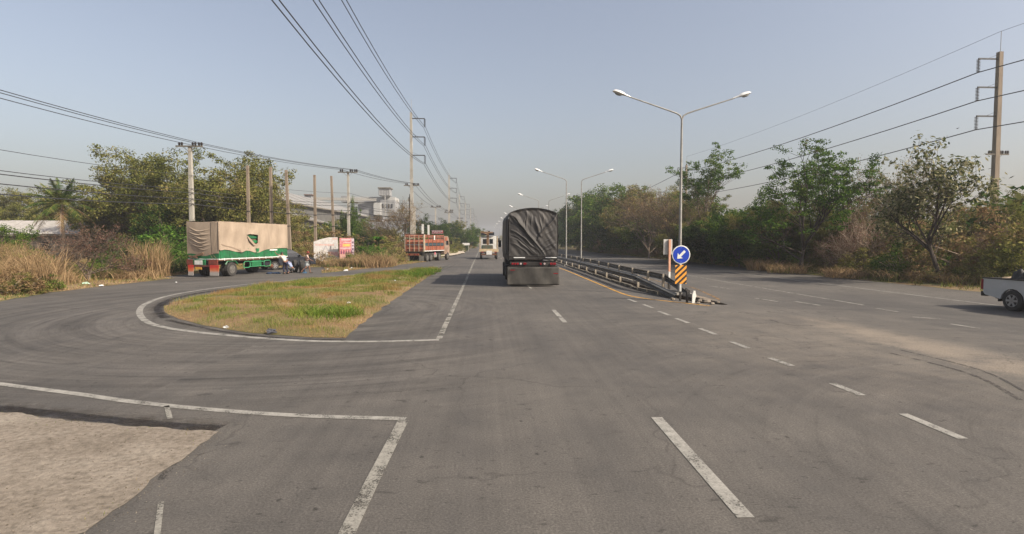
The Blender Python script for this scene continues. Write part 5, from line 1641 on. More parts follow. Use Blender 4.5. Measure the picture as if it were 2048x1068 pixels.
TREES = {}
M['bark_dark'] = plain('dark_bark', (.07, .052, .04), (.035, .026, .02), .95, scale=6, bump=.4, stretch=(1, 1, .3))
def make_template(key, seed, H, leafmat, bark, trunk=.3, n1=6, spread=1.1, levels=3, r0=.16, kids=(4, 3, 3), cl_r=.8, n_leaf=60, size=.2, flat=.6, droop=0,
                  keep=1.0, up=.25, len1=.55, wob=.12, aspect=.45, lean=0, multi=1, shell=.5, extra=None, skirt=0, inner=True):
    rng = random.Random(seed); nrg = np.random.default_rng(seed)
    tubes, tips = skeleton(rng, H, trunk, n1, spread, levels, r0, up, len1, kids, wob, lean=lean, multi=multi)
    mx = max(max(p.z for p in t[0]) for t in tubes)
    k = H / (mx + cl_r * .5)
    mb = MB()
    for pts, rad, lev in tubes:
        mb.tube([p * k for p in pts], [max(r, .008) for r in rad], 7 if lev == 0 else 5 if lev == 1 else 3, cap=False)
    tm = mb.mesh('trunk', bark, True)
    C = [tuple(p * k) for p, lev in tips if rng.random() < keep and (inner or lev >= levels)]
    if skirt:
        for q in range(skirt):
            a = rng.random() * 2 * pi; rr_ = H * .32 * sqrt(rng.random())
            C.append((cos(a) * rr_, sin(a) * rr_, rng.uniform(.05, .45) * H))
    R = [cl_r * rng.uniform(.6, 1.25) for _ in C]
    V, F = leaf_quads(C, R, n_leaf, size, flat, droop, nrg, aspect, shell)
    V[:, 2] = np.maximum(V[:, 2], .05)
    cm = np_mesh('crown', V, F, leafmat)
    ex = None
    if extra:
        em, ek, en, es = extra
        C2 = [c for c in C if rng.random() < ek and c[2] > H * .5]
        if C2:
            V, F = leaf_quads(C2, [cl_r * .6] * len(C2), en, es, flat, 1.0, nrg, .3)
            ex = np_mesh('seed_pods', V, F, em)
    TREES[key] = (tm, cm, H, ex)
    return len(F)

L_ = 0
L_ += make_template('rain_a', 1, 13, M['leaf_olive'], M['bark'], .22, 8, 1.15, 3, .26, (5, 4, 3), 1.05, 115, .21, .5, keep=.97, skirt=30, aspect=.6)
L_ += make_template('rain_b', 2, 13, M['leaf_olive'], M['bark'], .20, 8, 1.0, 3, .26, (5, 4, 3), 1.0, 115, .21, .55, keep=.97, skirt=34, aspect=.6)
L_ += make_template('green_a', 3, 11, M['leaf_green'], M['bark'], .22, 7, 1.05, 3, .20, (4, 4, 3), .95, 74, .27, .7, keep=.97, skirt=30, aspect=.6)
L_ += make_template('dark_a', 4, 11, M['leaf_dark'], M['bark'], .18, 8, 1.1, 3, .2, (4, 4, 3), .95, 76, .27, .7, keep=.98, skirt=36, aspect=.6)
L_ += make_template('dark_b', 14, 12, M['leaf_green'], M['bark'], .18, 8, .85, 3, .2, (4, 4, 3), .85, 70, .27, .7, keep=.95, skirt=32, aspect=.6)
L_ += make_template('near_green', 5, 11, M['leaf_green'], M['bark_dark'], .30, 8, 1.15, 3, .17, (4, 4, 3), .60, 60, .17, .42, keep=.85, aspect=.55, up=.35, extra=(M['leaf_pink'], .12, 20, .16), inner=False)
L_ += make_template('near_sparse', 16, 9.4, M['leaf_pale'], M['bark_dark'], .42, 9, .95, 3, .13, (4, 4, 3), .60, 15, .25, .8, 1.2, keep=.85, up=.35, aspect=.42)
L_ += make_template('slim_green', 7, 13.5, M['leaf_green'], M['bark'], .45, 7, .55, 3, .12, (4, 3, 2), .6, 56, .19, .6, keep=.8, aspect=.55, up=.5, inner=False)
L_ += make_template('twiggy', 8, 9, M['leaf_dry'], M['bark'], .2, 8, .85, 4, .11, (4, 4, 3), .4, 9, .12, .7, keep=.5, up=.4)
L_ += make_template('twiggy_wide', 9, 8, M['leaf_pink'], M['bark_pale'], .15, 7, 1.05, 4, .10, (4, 4, 3), .4, 11, .11, .7, keep=.5, up=.2, multi=2)
L_ += make_template('bare_small', 10, 5.2, M['leaf_pink'], M['bark'], .25, 4, 1.15, 4, .09, (4, 4, 3), .35, 8, .10, .5, keep=.5, up=.15, multi=3)
def bush(key, seed, H, mat, size, n, R, n_leaf, twig=True, sq=1.0):
    rng = random.Random(seed); nrg = np.random.default_rng(seed)
    C, Rr = [], []
    for _ in range(n):
        a = rng.random() * 2 * pi; q = sqrt(rng.random()) * R
        top = H * (1 - .55 * (q / R) ** 2) * rng.uniform(.55, 1.05)
        z = rng.uniform(.1, 1) * top
        C.append((cos(a) * q * sq, sin(a) * q, z)); Rr.append(rng.uniform(.28, .6) * H * .28)
    V, F = leaf_quads(C, Rr, n_leaf, size, .8, .2, nrg, .42, .45)
    V[:, 2] = np.maximum(V[:, 2], .02)
    cm = np_mesh('foliage', V, F, mat)
    mb = MB()
    for k in range(26):
        c = C[rng.randrange(len(C))]
        b0 = Vector((rng.uniform(-.4, .4), rng.uniform(-.4, .4), 0)) * R * .4
        m_ = b0.lerp(Vector(c), .5) + Vector((rng.gauss(0, .15), rng.gauss(0, .15), .2))
        e = Vector(c) + Vector((rng.gauss(0, .1), rng.gauss(0, .1), .25 * H * rng.random()))
        mb.tube([b0, m_, e], [.035, .02, .006], 4, cap=False)
    TREES[key] = (mb.mesh('stems', M['bark_pale'] if seed % 2 else M['bark'], True), cm, H, None)
    return len(F)
L_ += bush('bush_dry', 21, 2.6, M['leaf_dry'], .13, 90, 1.9, 60)
L_ += bush('bush_olive', 22, 3.0, M['leaf_olive'], .15, 95, 2.0, 64)
L_ += bush('bush_green', 23, 2.8, M['leaf_green'], .16, 95, 1.9, 64)
L_ += bush('bush_bright', 24, 2.6, M['leaf_bright'], .14, 95, 1.8, 90)
L_ += bush('bush_dark', 25, 3.4, M['leaf_dark'], .17, 100, 2.2, 64)
# reed clump: arched blades
def blades(n, R, H, w, mat, seed, lean=.35, name='blades', sx=1.0):
    rg = np.random.default_rng(seed)
    a = rg.uniform(0, 2 * pi, n); q = np.sqrt(rg.uniform(0, 1, n)) * R
    bx, by = np.cos(a) * q * sx, np.sin(a) * q
    h = H * rg.uniform(.45, 1.1, n)
    la = rg.uniform(0, 2 * pi, n); ll = lean * rg.uniform(.2, 1.2, n) * h
    wd = w * rg.uniform(.6, 1.4, n); wa = rg.uniform(0, pi, n)
    wx, wy = np.cos(wa) * wd, np.sin(wa) * wd
    b = np.column_stack([bx, by, 0 * h]); m = b + np.column_stack([np.cos(la) * ll * .35, np.sin(la) * ll * .35, h * .6]); t = b + np.column_stack([np.cos(la) * ll, np.sin(la) * ll, h * .97])
    o = np.column_stack([wx, wy, 0 * h])
    V = np.stack([b - o, b + o, m + o * .8, m - o * .8, t + o * .1, t - o * .1], 1).reshape(-1, 3)
    k = np.arange(n)[:, None] * 6
    F = np.concatenate([k + np.array([[0, 1, 2, 3]]), k + np.array([[3, 2, 4, 5]])])
    return np_mesh(name, V, F, mat)
REED = [blades(420, 1.3, 2.7, .020, M['reed'], 31, .35), blades(480, 1.2, 2.2, .018, M['reed'], 32, .55), blades(300, .9, 3.0, .014, M['reed'], 33, .7)]
TUFT = blades(420, .95, .46, .010, M['grass_green'], 34, 1.3)

def put(key, x, y, sc=1.0, lab='', name=None, cat=None, group=None, rz=None, H=None, z=0, sxy=None):
    tm, cm, h0, ex = TREES[key]
    s = H / h0 if H else sc
    t = empty(name or ('shrub' if key.startswith('bush') else 'tree'), (x, y, z), random.uniform(0, 6.28) if rz is None else rz, lab, cat or ('shrub' if key.startswith('bush') else 'tree'), group)
    t.scale = (s * (sxy or 1), s * (sxy or 1), s)
    link('stems' if key.startswith('bush') else 'trunk', tm, t)
    link('foliage' if key.startswith('bush') else 'crown', cm, t)
    if ex: tag(link('seed_pods', ex, t), kind='stuff')
    return t
def putpx(key, px, D, pytop, lab, **k):
    c = at(px, pytop, D)
    return put(key, c.x, D, lab=lab, H=c.z, **k)

# --- right side individual trees
putpx('near_sparse', 1890, 31, 262, 'sparse tree with pale drooping leaves and a dark trunk, nearest the white pickup', name='broadleaf_tree', rz=.6, sxy=1.18)
putpx('near_green', 1605, 42, 262, 'tall feathery green tree with a forked dark trunk right of the hazard panel', name='feathery_tree', rz=2.1, sxy=1.0)
putpx('near_green', 1700, 47, 320, 'lower spreading green tree with reddish pods between the two near trees', name='feathery_tree', rz=4.4, sxy=1.1)
putpx('slim_green', 1412, 62, 284, 'slender tall tree rising just right of the nearest street lamp', name='slender_tree', rz=1.0)
putpx('twiggy', 1340, 70, 372, 'pale leafless tree left of the nearest street lamp', name='bare_tree', rz=.5, sxy=1.2)
putpx('twiggy_wide', 1720, 40, 390, 'reddish-brown twiggy tree between the two near trees', name='bare_tree', rz=.9)
putpx('twiggy', 1790, 42, 300, 'thin leafless tree just left of the sparse pale-leaved tree', name='bare_tree', rz=2.9)
putpx('twiggy_wide', 1990, 32, 420, 'brown twiggy tree behind the white pickup', name='bare_tree', rz=2.2, sxy=1.2)
putpx('rain_a', 2040, 38, 365, 'yellowish green tree at the right edge behind the transmission pole foot', name='leafy_tree', sxy=.7)
putpx('green_a', 1500, 55, 375, 'rounded green tree left of the tall feathery tree', name='leafy_tree', sxy=.9)
putpx('rain_b', 1450, 66, 385, 'dim green tree between the slender tree and the feathery tree', name='leafy_tree', sxy=.9)
putpx('twiggy', 1560, 46, 400, 'brown twiggy tree behind the blue sign side of the verge', name='bare_tree', sxy=1.2)
rr = random.Random(77)
# continuous row in the distance and behind
row = [('green_a', 1405, 64, 400), ('dark_b', 1330, 84, 386), ('rain_a', 1300, 92, 372), ('dark_a', 1275, 100, 380), ('dark_b', 1248, 108, 368), ('green_a', 1222, 118, 366), ('twiggy', 1300, 80, 368), ('twiggy', 1360, 62, 395),
       ('rain_b', 1205, 128, 384), ('dark_a', 1185, 140, 384), ('green_a', 1172, 155, 398), ('dark_b', 1160, 175, 405), ('dark_a', 1150, 200, 415), ('rain_a', 1140, 230, 425), ('dark_a', 1128, 260, 436), ('rain_b', 1380, 62, 410),
       ('dark_a', 1430, 58, 420), ('dark_b', 1480, 52, 415), ('rain_b', 1540, 50, 405), ('green_a', 1590, 48, 400), ('rain_a', 1650, 46, 400), ('dark_a', 1700, 46, 440), ('rain_b', 1760, 44, 430),
       ('rain_a', 1820, 42, 420), ('rain_b', 1880, 40, 400), ('green_a', 1935, 40, 420), ('rain_a', 1990, 38, 430), ('rain_b', 2060, 34, 400)]
lmk = [(1200, 'beyond the far street lamps'), (1300, 'between the single-arm lamps and the blank sign'), (1400, 'just behind the nearest street lamp pole'), (1560, 'right of the round blue sign'),
       (1720, 'behind the tall feathery tree'), (1900, 'behind the sparse pale-leaved tree'), (9999, 'above the white pickup at the right edge')]
kindw = {'green_a': 'fresh green', 'dark_b': 'mid green narrow', 'rain_a': 'olive spreading', 'dark_a': 'dark green dense', 'rain_b': 'olive bushy', 'twiggy': 'pale leafless'}
for i, (k, px, D_, py) in enumerate(row):
    w_ = next(b for a, b in lmk if px < a)
    putpx(k, px, D_, py + rr.uniform(-5, 5), '%s tree in the back row, %s' % (kindw[k], w_), group='background trees along the right side', sxy=rr.uniform(.95, 1.25), name='leafy_tree' if k != 'twiggy' else 'bare_tree')
# shrubs along the right verge
y = 24
i = 0
kb = ['bush_dry', 'bush_olive', 'bush_dry', 'bush_dry', 'bush_green', 'bush_dry', 'bush_olive', 'bush_olive']
wb = {'bush_dry': 'brown dry', 'bush_olive': 'olive leafy', 'bush_green': 'green leafy', 'bush_dark': 'dark leafy', 'bush_bright': 'bright green'}
while y < 150:
    x = 26.7 + rr.uniform(-.3, 1.4) + (y > 60) * .5
    k = kb[rr.randrange(8)]
    px = 967 + 1120 * x / y
    w_ = next(b for a, b in lmk if px < a)
    put(k, x, y, lab='%s road-edge shrub %s' % (wb[k], w_), H=rr.uniform(1.9, 3.2) + (y > 60) * 1.0, group='shrubs along the right verge', sxy=rr.uniform(.9, 1.2))
    if True:
        k = kb[rr.randrange(8)]
        put(k, x + rr.uniform(2.5, 3.5), y + rr.uniform(-1, 1), lab='taller %s shrub, second row, %s' % (wb[k], w_), H=rr.uniform(3.4, 5.2) + (y > 60) * 1.5, group='shrubs along the right verge', sxy=rr.uniform(.8, 1.0))
    y += rr.uniform(1.7, 2.4) * (1 + max(0, y - 50) / 50)
    i += 1
# sunlit scrub at the foot of the right trees
for px, D_, py in ((1530, 46, 520), (1575, 42, 530), (1690, 36.5, 540), (1800, 33.5, 545), (1930, 30, 550)):
    c = at(px, py, D_)
    t = empty('reed_clump', (c.x, D_, .05), rr.uniform(0, 6), 'dry tawny scrub clump at the foot of the right trees', 'reeds', 'dry scrub clumps on the right verge')
    t.scale = (1.1, 1.1, rr.uniform(.25, .4)); link('blades', REED[int(px) % 3], t)
# --- left side
putpx('rain_a', 300, 70, 290, 'largest spreading olive tree left of the thick utility pole', name='rain_tree', rz=.3, sxy=.95)
putpx('rain_b', 440, 66, 293, 'tall round olive-brown tree behind the green trailer', name='rain_tree', rz=1.9, sxy=1.0)
putpx('rain_a', 505, 74, 352, 'lower olive-brown tree behind the first bare post', name='rain_tree', rz=4, sxy=1.0)
putpx('rain_b', 370, 72, 330, 'olive tree between the two tallest trees behind the thick utility pole', name='rain_tree', rz=3, sxy=1.0)
putpx('dark_a', 350, 62, 395, 'dark green tree just left of the thick utility pole', name='leafy_tree', rz=5)
putpx('rain_b', 240, 74, 340, 'olive tree on the left flank of the largest tree', name='rain_tree', rz=2.2)
putpx('dark_a', 210, 82, 375, 'dark tree between palm and largest tree', name='leafy_tree')
putpx('rain_a', 30, 90, 365, 'hazy olive tree at the far left edge', name='rain_tree', sxy=1.1)
putpx('rain_b', -60, 88, 380, 'hazy olive tree cut by the left edge', name='rain_tree', sxy=1.1)
putpx('dark_a', 90, 96, 412, 'dark tree behind the palm', name='leafy_tree', sxy=1.2)
putpx('dark_a', 160, 98, 404, 'dark tree behind the palm on its right', name='leafy_tree', sxy=1.2)
putpx('green_a', 8, 44, 420, 'bright green bushy tree at the left edge in front of the low house', name='leafy_tree', sxy=.8)
putpx('bare_small', 172, 36, 440, 'small pale leafless tree with forked stems before the low house', name='bare_tree', rz=.4, sxy=1.25)
putpx('dark_b', 735, 92, 432, 'dark green tree below the white mill', name='leafy_tree', sxy=1.3)
putpx('dark_a', 700, 88, 442, 'dark tree right of the utility pole above the red poster', name='leafy_tree', sxy=1.1)
putpx('rain_a', 775, 84, 452, 'olive-brown tree left of the nearest tall transmission pole', name='rain_tree', sxy=1.1)
putpx('twiggy', 802, 80, 392, 'tall leafless tree beside the nearest tall transmission pole', name='bare_tree', sxy=1.0)
putpx('twiggy', 760, 86, 425, 'leafless tree below the mill', name='bare_tree', sxy=1.0)
putpx('dark_a', 855, 125, 428, 'dark green tree behind the orange truck', name='leafy_tree', sxy=1.1)
putpx('rain_b', 900, 160, 440, 'olive tree behind the small utility pole', name='rain_tree', sxy=1.2)
putpx('green_a', 935, 150, 446, 'green tree just left of the crane lorry', name='leafy_tree', sxy=1.0)
putpx('dark_a', 880, 150, 436, 'dark tree right of the crossarm pole above the orange truck', name='leafy_tree', sxy=1.2)
putpx('rain_a', 948, 210, 457, 'small olive tree at the end of the left row near the vanishing point', name='rain_tree', sxy=1.1)
putpx('rain_b', 1000, 420, 470, 'tiny hazy tree beside the dark lorry', name='rain_tree')
putpx('dark_b', 536, 76, 420, 'olive tree filling between the bare posts', name='leafy_tree', sxy=1.0)
putpx('dark_a', 525, 90, 412, 'dark tree in front of the lower factory shed', name='leafy_tree', sxy=.8)
putpx('green_a', 697, 82, 392, 'ivy-covered narrow tree beside the utility pole above the red poster', name='leafy_tree', sxy=.30)
fill = [('bush_bright', 350, 52, 470), ('bush_bright', 330, 50, 490), ('bush_dark', 300, 50, 480), ('bush_green', 270, 50, 490), ('bush_bright', 355, 58, 430), ('bush_bright', 310, 60, 440), ('bush_dark', 240, 54, 470), ('bush_green', 215, 48, 500),
        ('bush_olive', 100, 44, 505), ('bush_green', 60, 40, 500), ('bush_olive', 10, 33, 500), ('bush_dry', 45, 34, 512), ('bush_olive', 85, 33, 520), ('bush_dry', 70, 31, 535), ('bush_bright', 135, 45, 520), ('bush_dry', -20, 33, 490), ('bush_olive', 50, 27.5, 540), ('bush_green', 95, 29, 545), ('bush_bright', 120, 36, 528), ('bush_olive', 145, 35, 540), ('bush_bright', 30, 37, 490), ('bush_green', 75, 37, 500), ('bush_green', 215, 39, 525), ('bush_olive', 240, 38, 535), ('bush_dry', 20, 27, 530), ('bush_olive', 130, 40, 515), ('bush_dry', 160, 42, 520), ('bush_green', 190, 40, 522), ('bush_dry', 240, 43, 515), ('bush_olive', 20, 42, 480),
        ('bush_dark', 340, 46, 512), ('bush_dark', 362, 44, 520), ('bush_dark', 385, 50, 500), ('bush_olive', 575, 62, 480), ('bush_olive', 600, 60, 478), ('bush_dry', 620, 57, 480), ('bush_dry', 590, 70, 455), ('bush_olive', 640, 72, 450),
        ('bush_dry', 670, 66, 455), ('bush_olive', 620, 80, 440), ('bush_dark', 725, 62, 475), ('bush_green', 740, 60, 490), ('bush_bright', 735, 57, 482), ('bush_bright', 752, 57, 490), ('bush_olive', 770, 64, 470), ('bush_dry', 780, 72, 465),
        ('bush_dry', 725, 58, 505), ('bush_dry', 745, 54, 508), ('bush_dry', 760, 56, 510), ('bush_dark', 775, 68, 490), ('bush_olive', 790, 78, 468), ('bush_olive', 830, 84, 468), ('bush_green', 860, 96, 470), ('bush_olive', 885, 110, 470),
        ('bush_olive', 905, 130, 472), ('bush_green', 920, 150, 476), ('bush_dry', 700, 70, 465), ('bush_olive', 560, 70, 460), ('bush_dry', 935, 190, 478), ('bush_green', 640, 90, 440), ('bush_olive', 680, 96, 430), ('bush_dark', 715, 98, 440)]
ll = [(110, 'at the far left in front of the low house'), (260, 'near the small leafless tree'), (400, 'beside the foot of the thick utility pole'), (625, 'between the green trailer and the bare posts'), (712, 'around the two poster boards'),
      (800, 'between the red poster and the orange truck'), (999, 'beyond the orange truck')]
for k, px, D_, py in fill:
    w_ = next(b for a, b in ll if px < a)
    putpx(k, px, D_, py, '%s shrub %s' % (wb[k], w_), group='shrubs on the left verge', sxy=rr.uniform(1.0, 1.35))
# banana-like plant and palm
def frond(mb_list, base, az, L, el, drop, nleaf, leafL, rg):
    """arched rib with drooping leaflets; returns rib pts"""
    pts = []
    for i in range(9):
        t = i / 8
        r = L * (t - .18 * t * t * max(0, drop))
        z = sin(el) * L * t - drop * L * t * t * .55
        pts.append(Vector(base) + Vector((cos(az) * r * cos(el), sin(az) * r * cos(el), z)))
    V = mb_list
    for i in range(nleaf):
        t = .12 + .88 * i / nleaf
        f = t * 8; a = min(int(f), 7); p = pts[a].lerp(pts[a + 1], f - a)
        d = (pts[a + 1] - pts[a]).normalized()
        s = d.cross(Vector((0, 0, 1))).normalized()
        ln = leafL * sin(pi * min(1, .15 + t * .85)) * rg.uniform(.8, 1.1)
        for sg in (-1, 1):
            tip = p + s * sg * ln * .75 + d * ln * .5 + Vector((0, 0, -ln * rg.uniform(.25, .6)))
            w = d * .045
            V.append((p - w, p + w, tip + w * .3, tip - w * .3))
    return pts
def palm(x, y, H, lab):
    t = empty('coconut_palm', (x, y, 0), 0, lab, 'palm tree')
    MB().tube([(0, 0, 0), (.2, 0, H * .3), (.15, 0, H * .62)], [.22, .17, .14], 9).build('trunk', M['bark'], t, smooth=True)
    rg = random.Random(5)
    for k in range(34):
        Q = []
        az = k * 2.4; lev = k / 34
        el = 1.2 - 1.6 * lev
        pts = frond(Q, (.15, 0, H * .62), az, 4.4 * rg.uniform(.85, 1.1), el, .45 + .6 * lev, 32, .85, rg)
        V = np.array([tuple(v) for q in Q for v in q]); F = np.arange(len(V)).reshape(-1, 4)
        f = link('frond', np_mesh('frond', V, F, M['frond'] if k < 29 else M['leaf_dry']), t)
        MB().tube(pts, [.04, .035, .03, .026, .022, .018, .014, .01, .006], 4, cap=False).build('rib', M['bark_pale'] if k > 28 else M['frond'], f)
c = at(118, 336, 66)
palm(c.x, 66, c.z, 'coconut palm rising behind the low house at far left')
c = at(770, 454, 62)
t = empty('banana_plant', (c.x, 58, 0), 0, 'young banana-like plant with broad pale leaves left of the orange truck', 'plant')
MB().tube([(0, 0, 0), (.05, 0, 2.6)], [.12, .08], 8).build('stem', M['frond'], t)
for k in range(8):
    az = k * 2.4; rg = random.Random(k)
    vs = []; L = 1.5
    for i in range(7):
        u = i / 6; r = L * u * .6; z = 2.5 + L * (.9 * u - .75 * u * u) * (1.3 - .1 * k)
        w_ = .24 * sin(pi * min(1, .1 + .9 * u)) + .01
        cx_, cy_ = cos(az) * r, sin(az) * r
        vs += [(cx_ - sin(az) * w_, cy_ + cos(az) * w_, z - .05), (cx_, cy_, z), (cx_ + sin(az) * w_, cy_ - cos(az) * w_, z - .05)]
    fs = []
    for i in range(6): fs += [(3 * i, 3 * i + 1, 3 * i + 4, 3 * i + 3), (3 * i + 1, 3 * i + 2, 3 * i + 5, 3 * i + 4)]
    MB().add(vs, fs).build('broad_leaf', M['leaf_bright'], t)

# --- reeds along the left verge
ri = 0
spots = []
for k in range(22):
    px = rr.uniform(-60, 108); D_ = rr.uniform(28.5, 38); spots.append((px, D_, 484 + rr.uniform(0, 60) + (px > 60) * 14))
for k in range(4): spots.append((rr.uniform(282, 318), rr.uniform(40, 42), rr.uniform(484, 505)))
for k in range(12): spots.append((rr.uniform(715, 800), rr.uniform(53, 60), rr.uniform(504, 522)))
for k in range(10): spots.append((rr.uniform(672, 725), rr.uniform(53.5, 55.5), rr.uniform(516, 526)))
for k in range(3): spots.append((rr.uniform(200, 280), rr.uniform(37, 42), rr.uniform(528, 548)))
for px, D_, py in spots:
    c = at(px, py, D_)
    w_ = 'at the left frame edge' if px < 15 else 'left of the near green shrubs' if px < 55 else 'toward the small leafless tree' if px < 130 else 'near the small leafless tree' if px < 280 else 'beside the foot of the thick utility pole' if px < 400 else 'around the poster boards' if px < 715 else 'between the red poster and the orange truck'
    t = empty('reed_clump', (c.x, D_, .03), rr.uniform(0, 6), '%s straw-coloured reed clump %s' % ('short' if py > 505 else 'tall', w_), 'reeds', 'dry reed clumps on the left verge')
    s_ = max(.25, c.z / 2.5); t.scale = (.95, .95, s_)
    link('blades', REED[ri % 3], t); ri += 1
# --- the dark green tuft in the island and small tufts
for px, py, sc, lab in ((637, 632, .95, 'large dark green grass tuft in the traffic island'), (672, 627, .9, 'large green grass tuft with long arching blades beside the dark one'),
                        (840, 548, 1.15, 'green grass tuft at the far tip of the island, left one'), (856, 543, 1.1, 'green grass tuft at the far tip of the island, right one'), (820, 552, 1.0, 'green grass tuft behind the island tip'),
                        (140, 556, 1.6, 'green spiky tuft on the left verge below the small leafless tree'), (615, 571, .8, 'small green tuft in the far half of the island')):
    x, y = G(px, py, .15)
    t = empty('grass_tuft', (x, y, .1), rr.uniform(0, 6), lab, 'grass tuft')
    t.scale = (sc, sc, sc * (.9 if px != 840 else .8))
    link('blades', TUFT, t)

# --- grass stuff
def scatter_grass(name, outline, n, box, h, w, mat, lab, thin=None, zf=None, lean=.6):
    X, Y = grid_pts(outline, n, box)
    if thin is not None:
        k = thin(X, Y); X, Y = X[k], Y[k]
    n = len(X)
    hh = (h(X, Y) if callable(h) else h) * RNG.uniform(.35, 1.2, n)
    la = RNG.uniform(0, 2 * pi, n); ll = lean * RNG.uniform(.1, 1.2, n) * hh
    wa = RNG.uniform(0, pi, n); wd = w * RNG.uniform(.6, 1.5, n) * (1 + np.clip(Y - 15, 0, 60) / 25)
    z0 = zf(X, Y) if zf else np.full(n, .01)
    b = np.column_stack([X, Y, z0]); t = b + np.column_stack([np.cos(la) * ll, np.sin(la) * ll, hh])
    o = np.column_stack([np.cos(wa) * wd, np.sin(wa) * wd, 0 * hh])
    V = np.stack([b - o, b + o, t], 1).reshape(-1, 3); F = np.arange(3 * n).reshape(-1, 3)
    return tag(link(name, np_mesh(name, V, F, mat)), lab, kind='stuff')
def edge_thin(outline, d0, d1, fn=None):
    def f(X, Y):
        d = edge_dist(outline, X, Y)
        p = np.clip((d - d0) / (d1 - d0), .06, 1)
        nz = np.array([mnoise.noise(Vector((x * .9, y * .9, 4))) for x, y in zip(X, Y)])
        return RNG.uniform(0, 1, len(X)) < p * np.clip(.5 + 1.6 * nz, .06, 1)
    return f
def island_h(X, Y):
    nz = np.array([mnoise.noise(Vector((x * .5, y * .5, 11))) for x, y in zip(X, Y)])
    return .12 + .20 * np.clip(nz + .2, 0, 1) + .04 * (Y > 30)
def isl_z(X, Y): return .12 * np.clip(edge_dist(ISL, X, Y) / 1.5, 0, 1)
scatter_grass('grass', ISL, 420000, (-13, 13, -3, 55), island_h, .006, M['grass_mix'], 'short green and straw-coloured grass covering the traffic island', edge_thin(ISL, .1, 1.1), isl_z)
scatter_grass('grass', VER, 260000, (-45, 18, -4, 110), lambda X, Y: .22 + 0 * X, .012, M['grass_mix'], 'patchy dry grass on the left verge', edge_thin(VER, .1, 1.5), None)
scatter_grass('grass', VER, 60000, (-45, 18, -8, 110), lambda X, Y: .7 + 0 * X, .014, M['reed'], 'taller dry weeds on the left verge', lambda X, Y: (edge_dist(VER, X, Y) > 1.8) & ~((X > -24) & (X < -13) & (Y < 57.5) & (Y > 34)), None)
scatter_grass('grass', RVER, 120000, (24, 14, 34, 130), lambda X, Y: .28 + .3 * (X > 25.6), .012, M['grass_mix'], 'dry grass along the right verge', edge_thin(RVER, .05, .8), None)
scatter_grass('grass', DIRT, 9000, (-14, 2, -3, 9), .035, .0025, M['grass_mix'], 'stray grass blades at the edge of the dirt patch', lambda X, Y: RNG.uniform(0, 1, len(X)) < np.exp(-edge_dist(DIRT, X, Y) * 9), None)
# pebbles on the dirt patch and the road edges
def pebbles(name, outline, n, box, s, mat, lab, thin=None, zb=None):
    X, Y = grid_pts(outline, n, box)
    if thin is not None: k = thin(X, Y); X, Y = X[k], Y[k]
    n = len(X)
    base = np.array([(1, 0, 0), (-1, 0, 0), (0, 1, 0), (0, -1, 0), (0, 0, 1)], float)
    tri = np.array([(0, 2, 4), (2, 1, 4), (1, 3, 4), (3, 0, 4)])
    sz = s * RNG.uniform(.4, 1.6, n)
    J = base[None] * (sz[:, None, None]) * RNG.uniform(.5, 1.3, (n, 5, 1)); J[:, :, 2] *= .7
    th = RNG.uniform(0, 6.28, n); c_, s_ = np.cos(th), np.sin(th)
    x = J[:, :, 0] * c_[:, None] - J[:, :, 1] * s_[:, None]; y_ = J[:, :, 0] * s_[:, None] + J[:, :, 1] * c_[:, None]
    z = J[:, :, 2] + (.012 + .02 * np.clip(edge_dist(outline, X, Y), 0, 1)[:, None] if zb is None else zb)
    V = np.stack([x + X[:, None], y_ + Y[:, None], z], 2).reshape(-1, 3)
    F = (tri[None] + (np.arange(n) * 5)[:, None, None]).reshape(-1, 3)
    return tag(link(name, np_mesh(name, V, F, mat)), lab, kind='stuff')
pb = two_sided('mixed_pebbles', [(.2, (.09, .075, .055)), (.5, (.17, .14, .105)), (.85, (.30, .26, .21))], 3, 0, .8)
pebbles('gravel', DIRT, 9000, (-14, 0, -3, 9), .007, pb, 'small stones scattered on the dirt patch')
pebbles('gravel', [(-14, -2), (1, -2), (1, 9), (-14, 9)], 60000, (-14, 1, -2, 9), .005, pb, 'grit spilled from the dirt patch onto the asphalt', lambda X, Y: (~inside(DIRT, X, Y)) & (RNG.uniform(0, 1, len(X)) < np.exp(-edge_dist(DIRT, X, Y) * 7)), .002)
pebbles('gravel', ISL, 9000, (-13, 13, -3, 30), .018, pb, 'small stones on the bare rim of the island', lambda X, Y: edge_dist(ISL, X, Y) < .8)
# dry mown stalks on the island rim
def rim(X, Y): 
    d = edge_dist(ISL, X, Y)
    return (d < 1.3) & (d > .03) & (Y < 22)
scatter_grass('dry_grass', ISL, 60000, (-13, 13, -3, 23), .06, .006, M['reed'], 'flattened straw on the dry rim of the island', rim, lambda X, Y: .06 * np.clip(edge_dist(ISL, X, Y), 0, 1), 2.2)
# fallen straw along the verge foot
scatter_grass('dry_grass', VER, 120000, (-30, 22, -6, 80), .10, .010, M['reed'], 'flattened straw along the foot of the left verge', lambda X, Y: edge_dist(VER, X, Y) < 1.6, lambda X, Y: .0 * X + .02, 1.8)

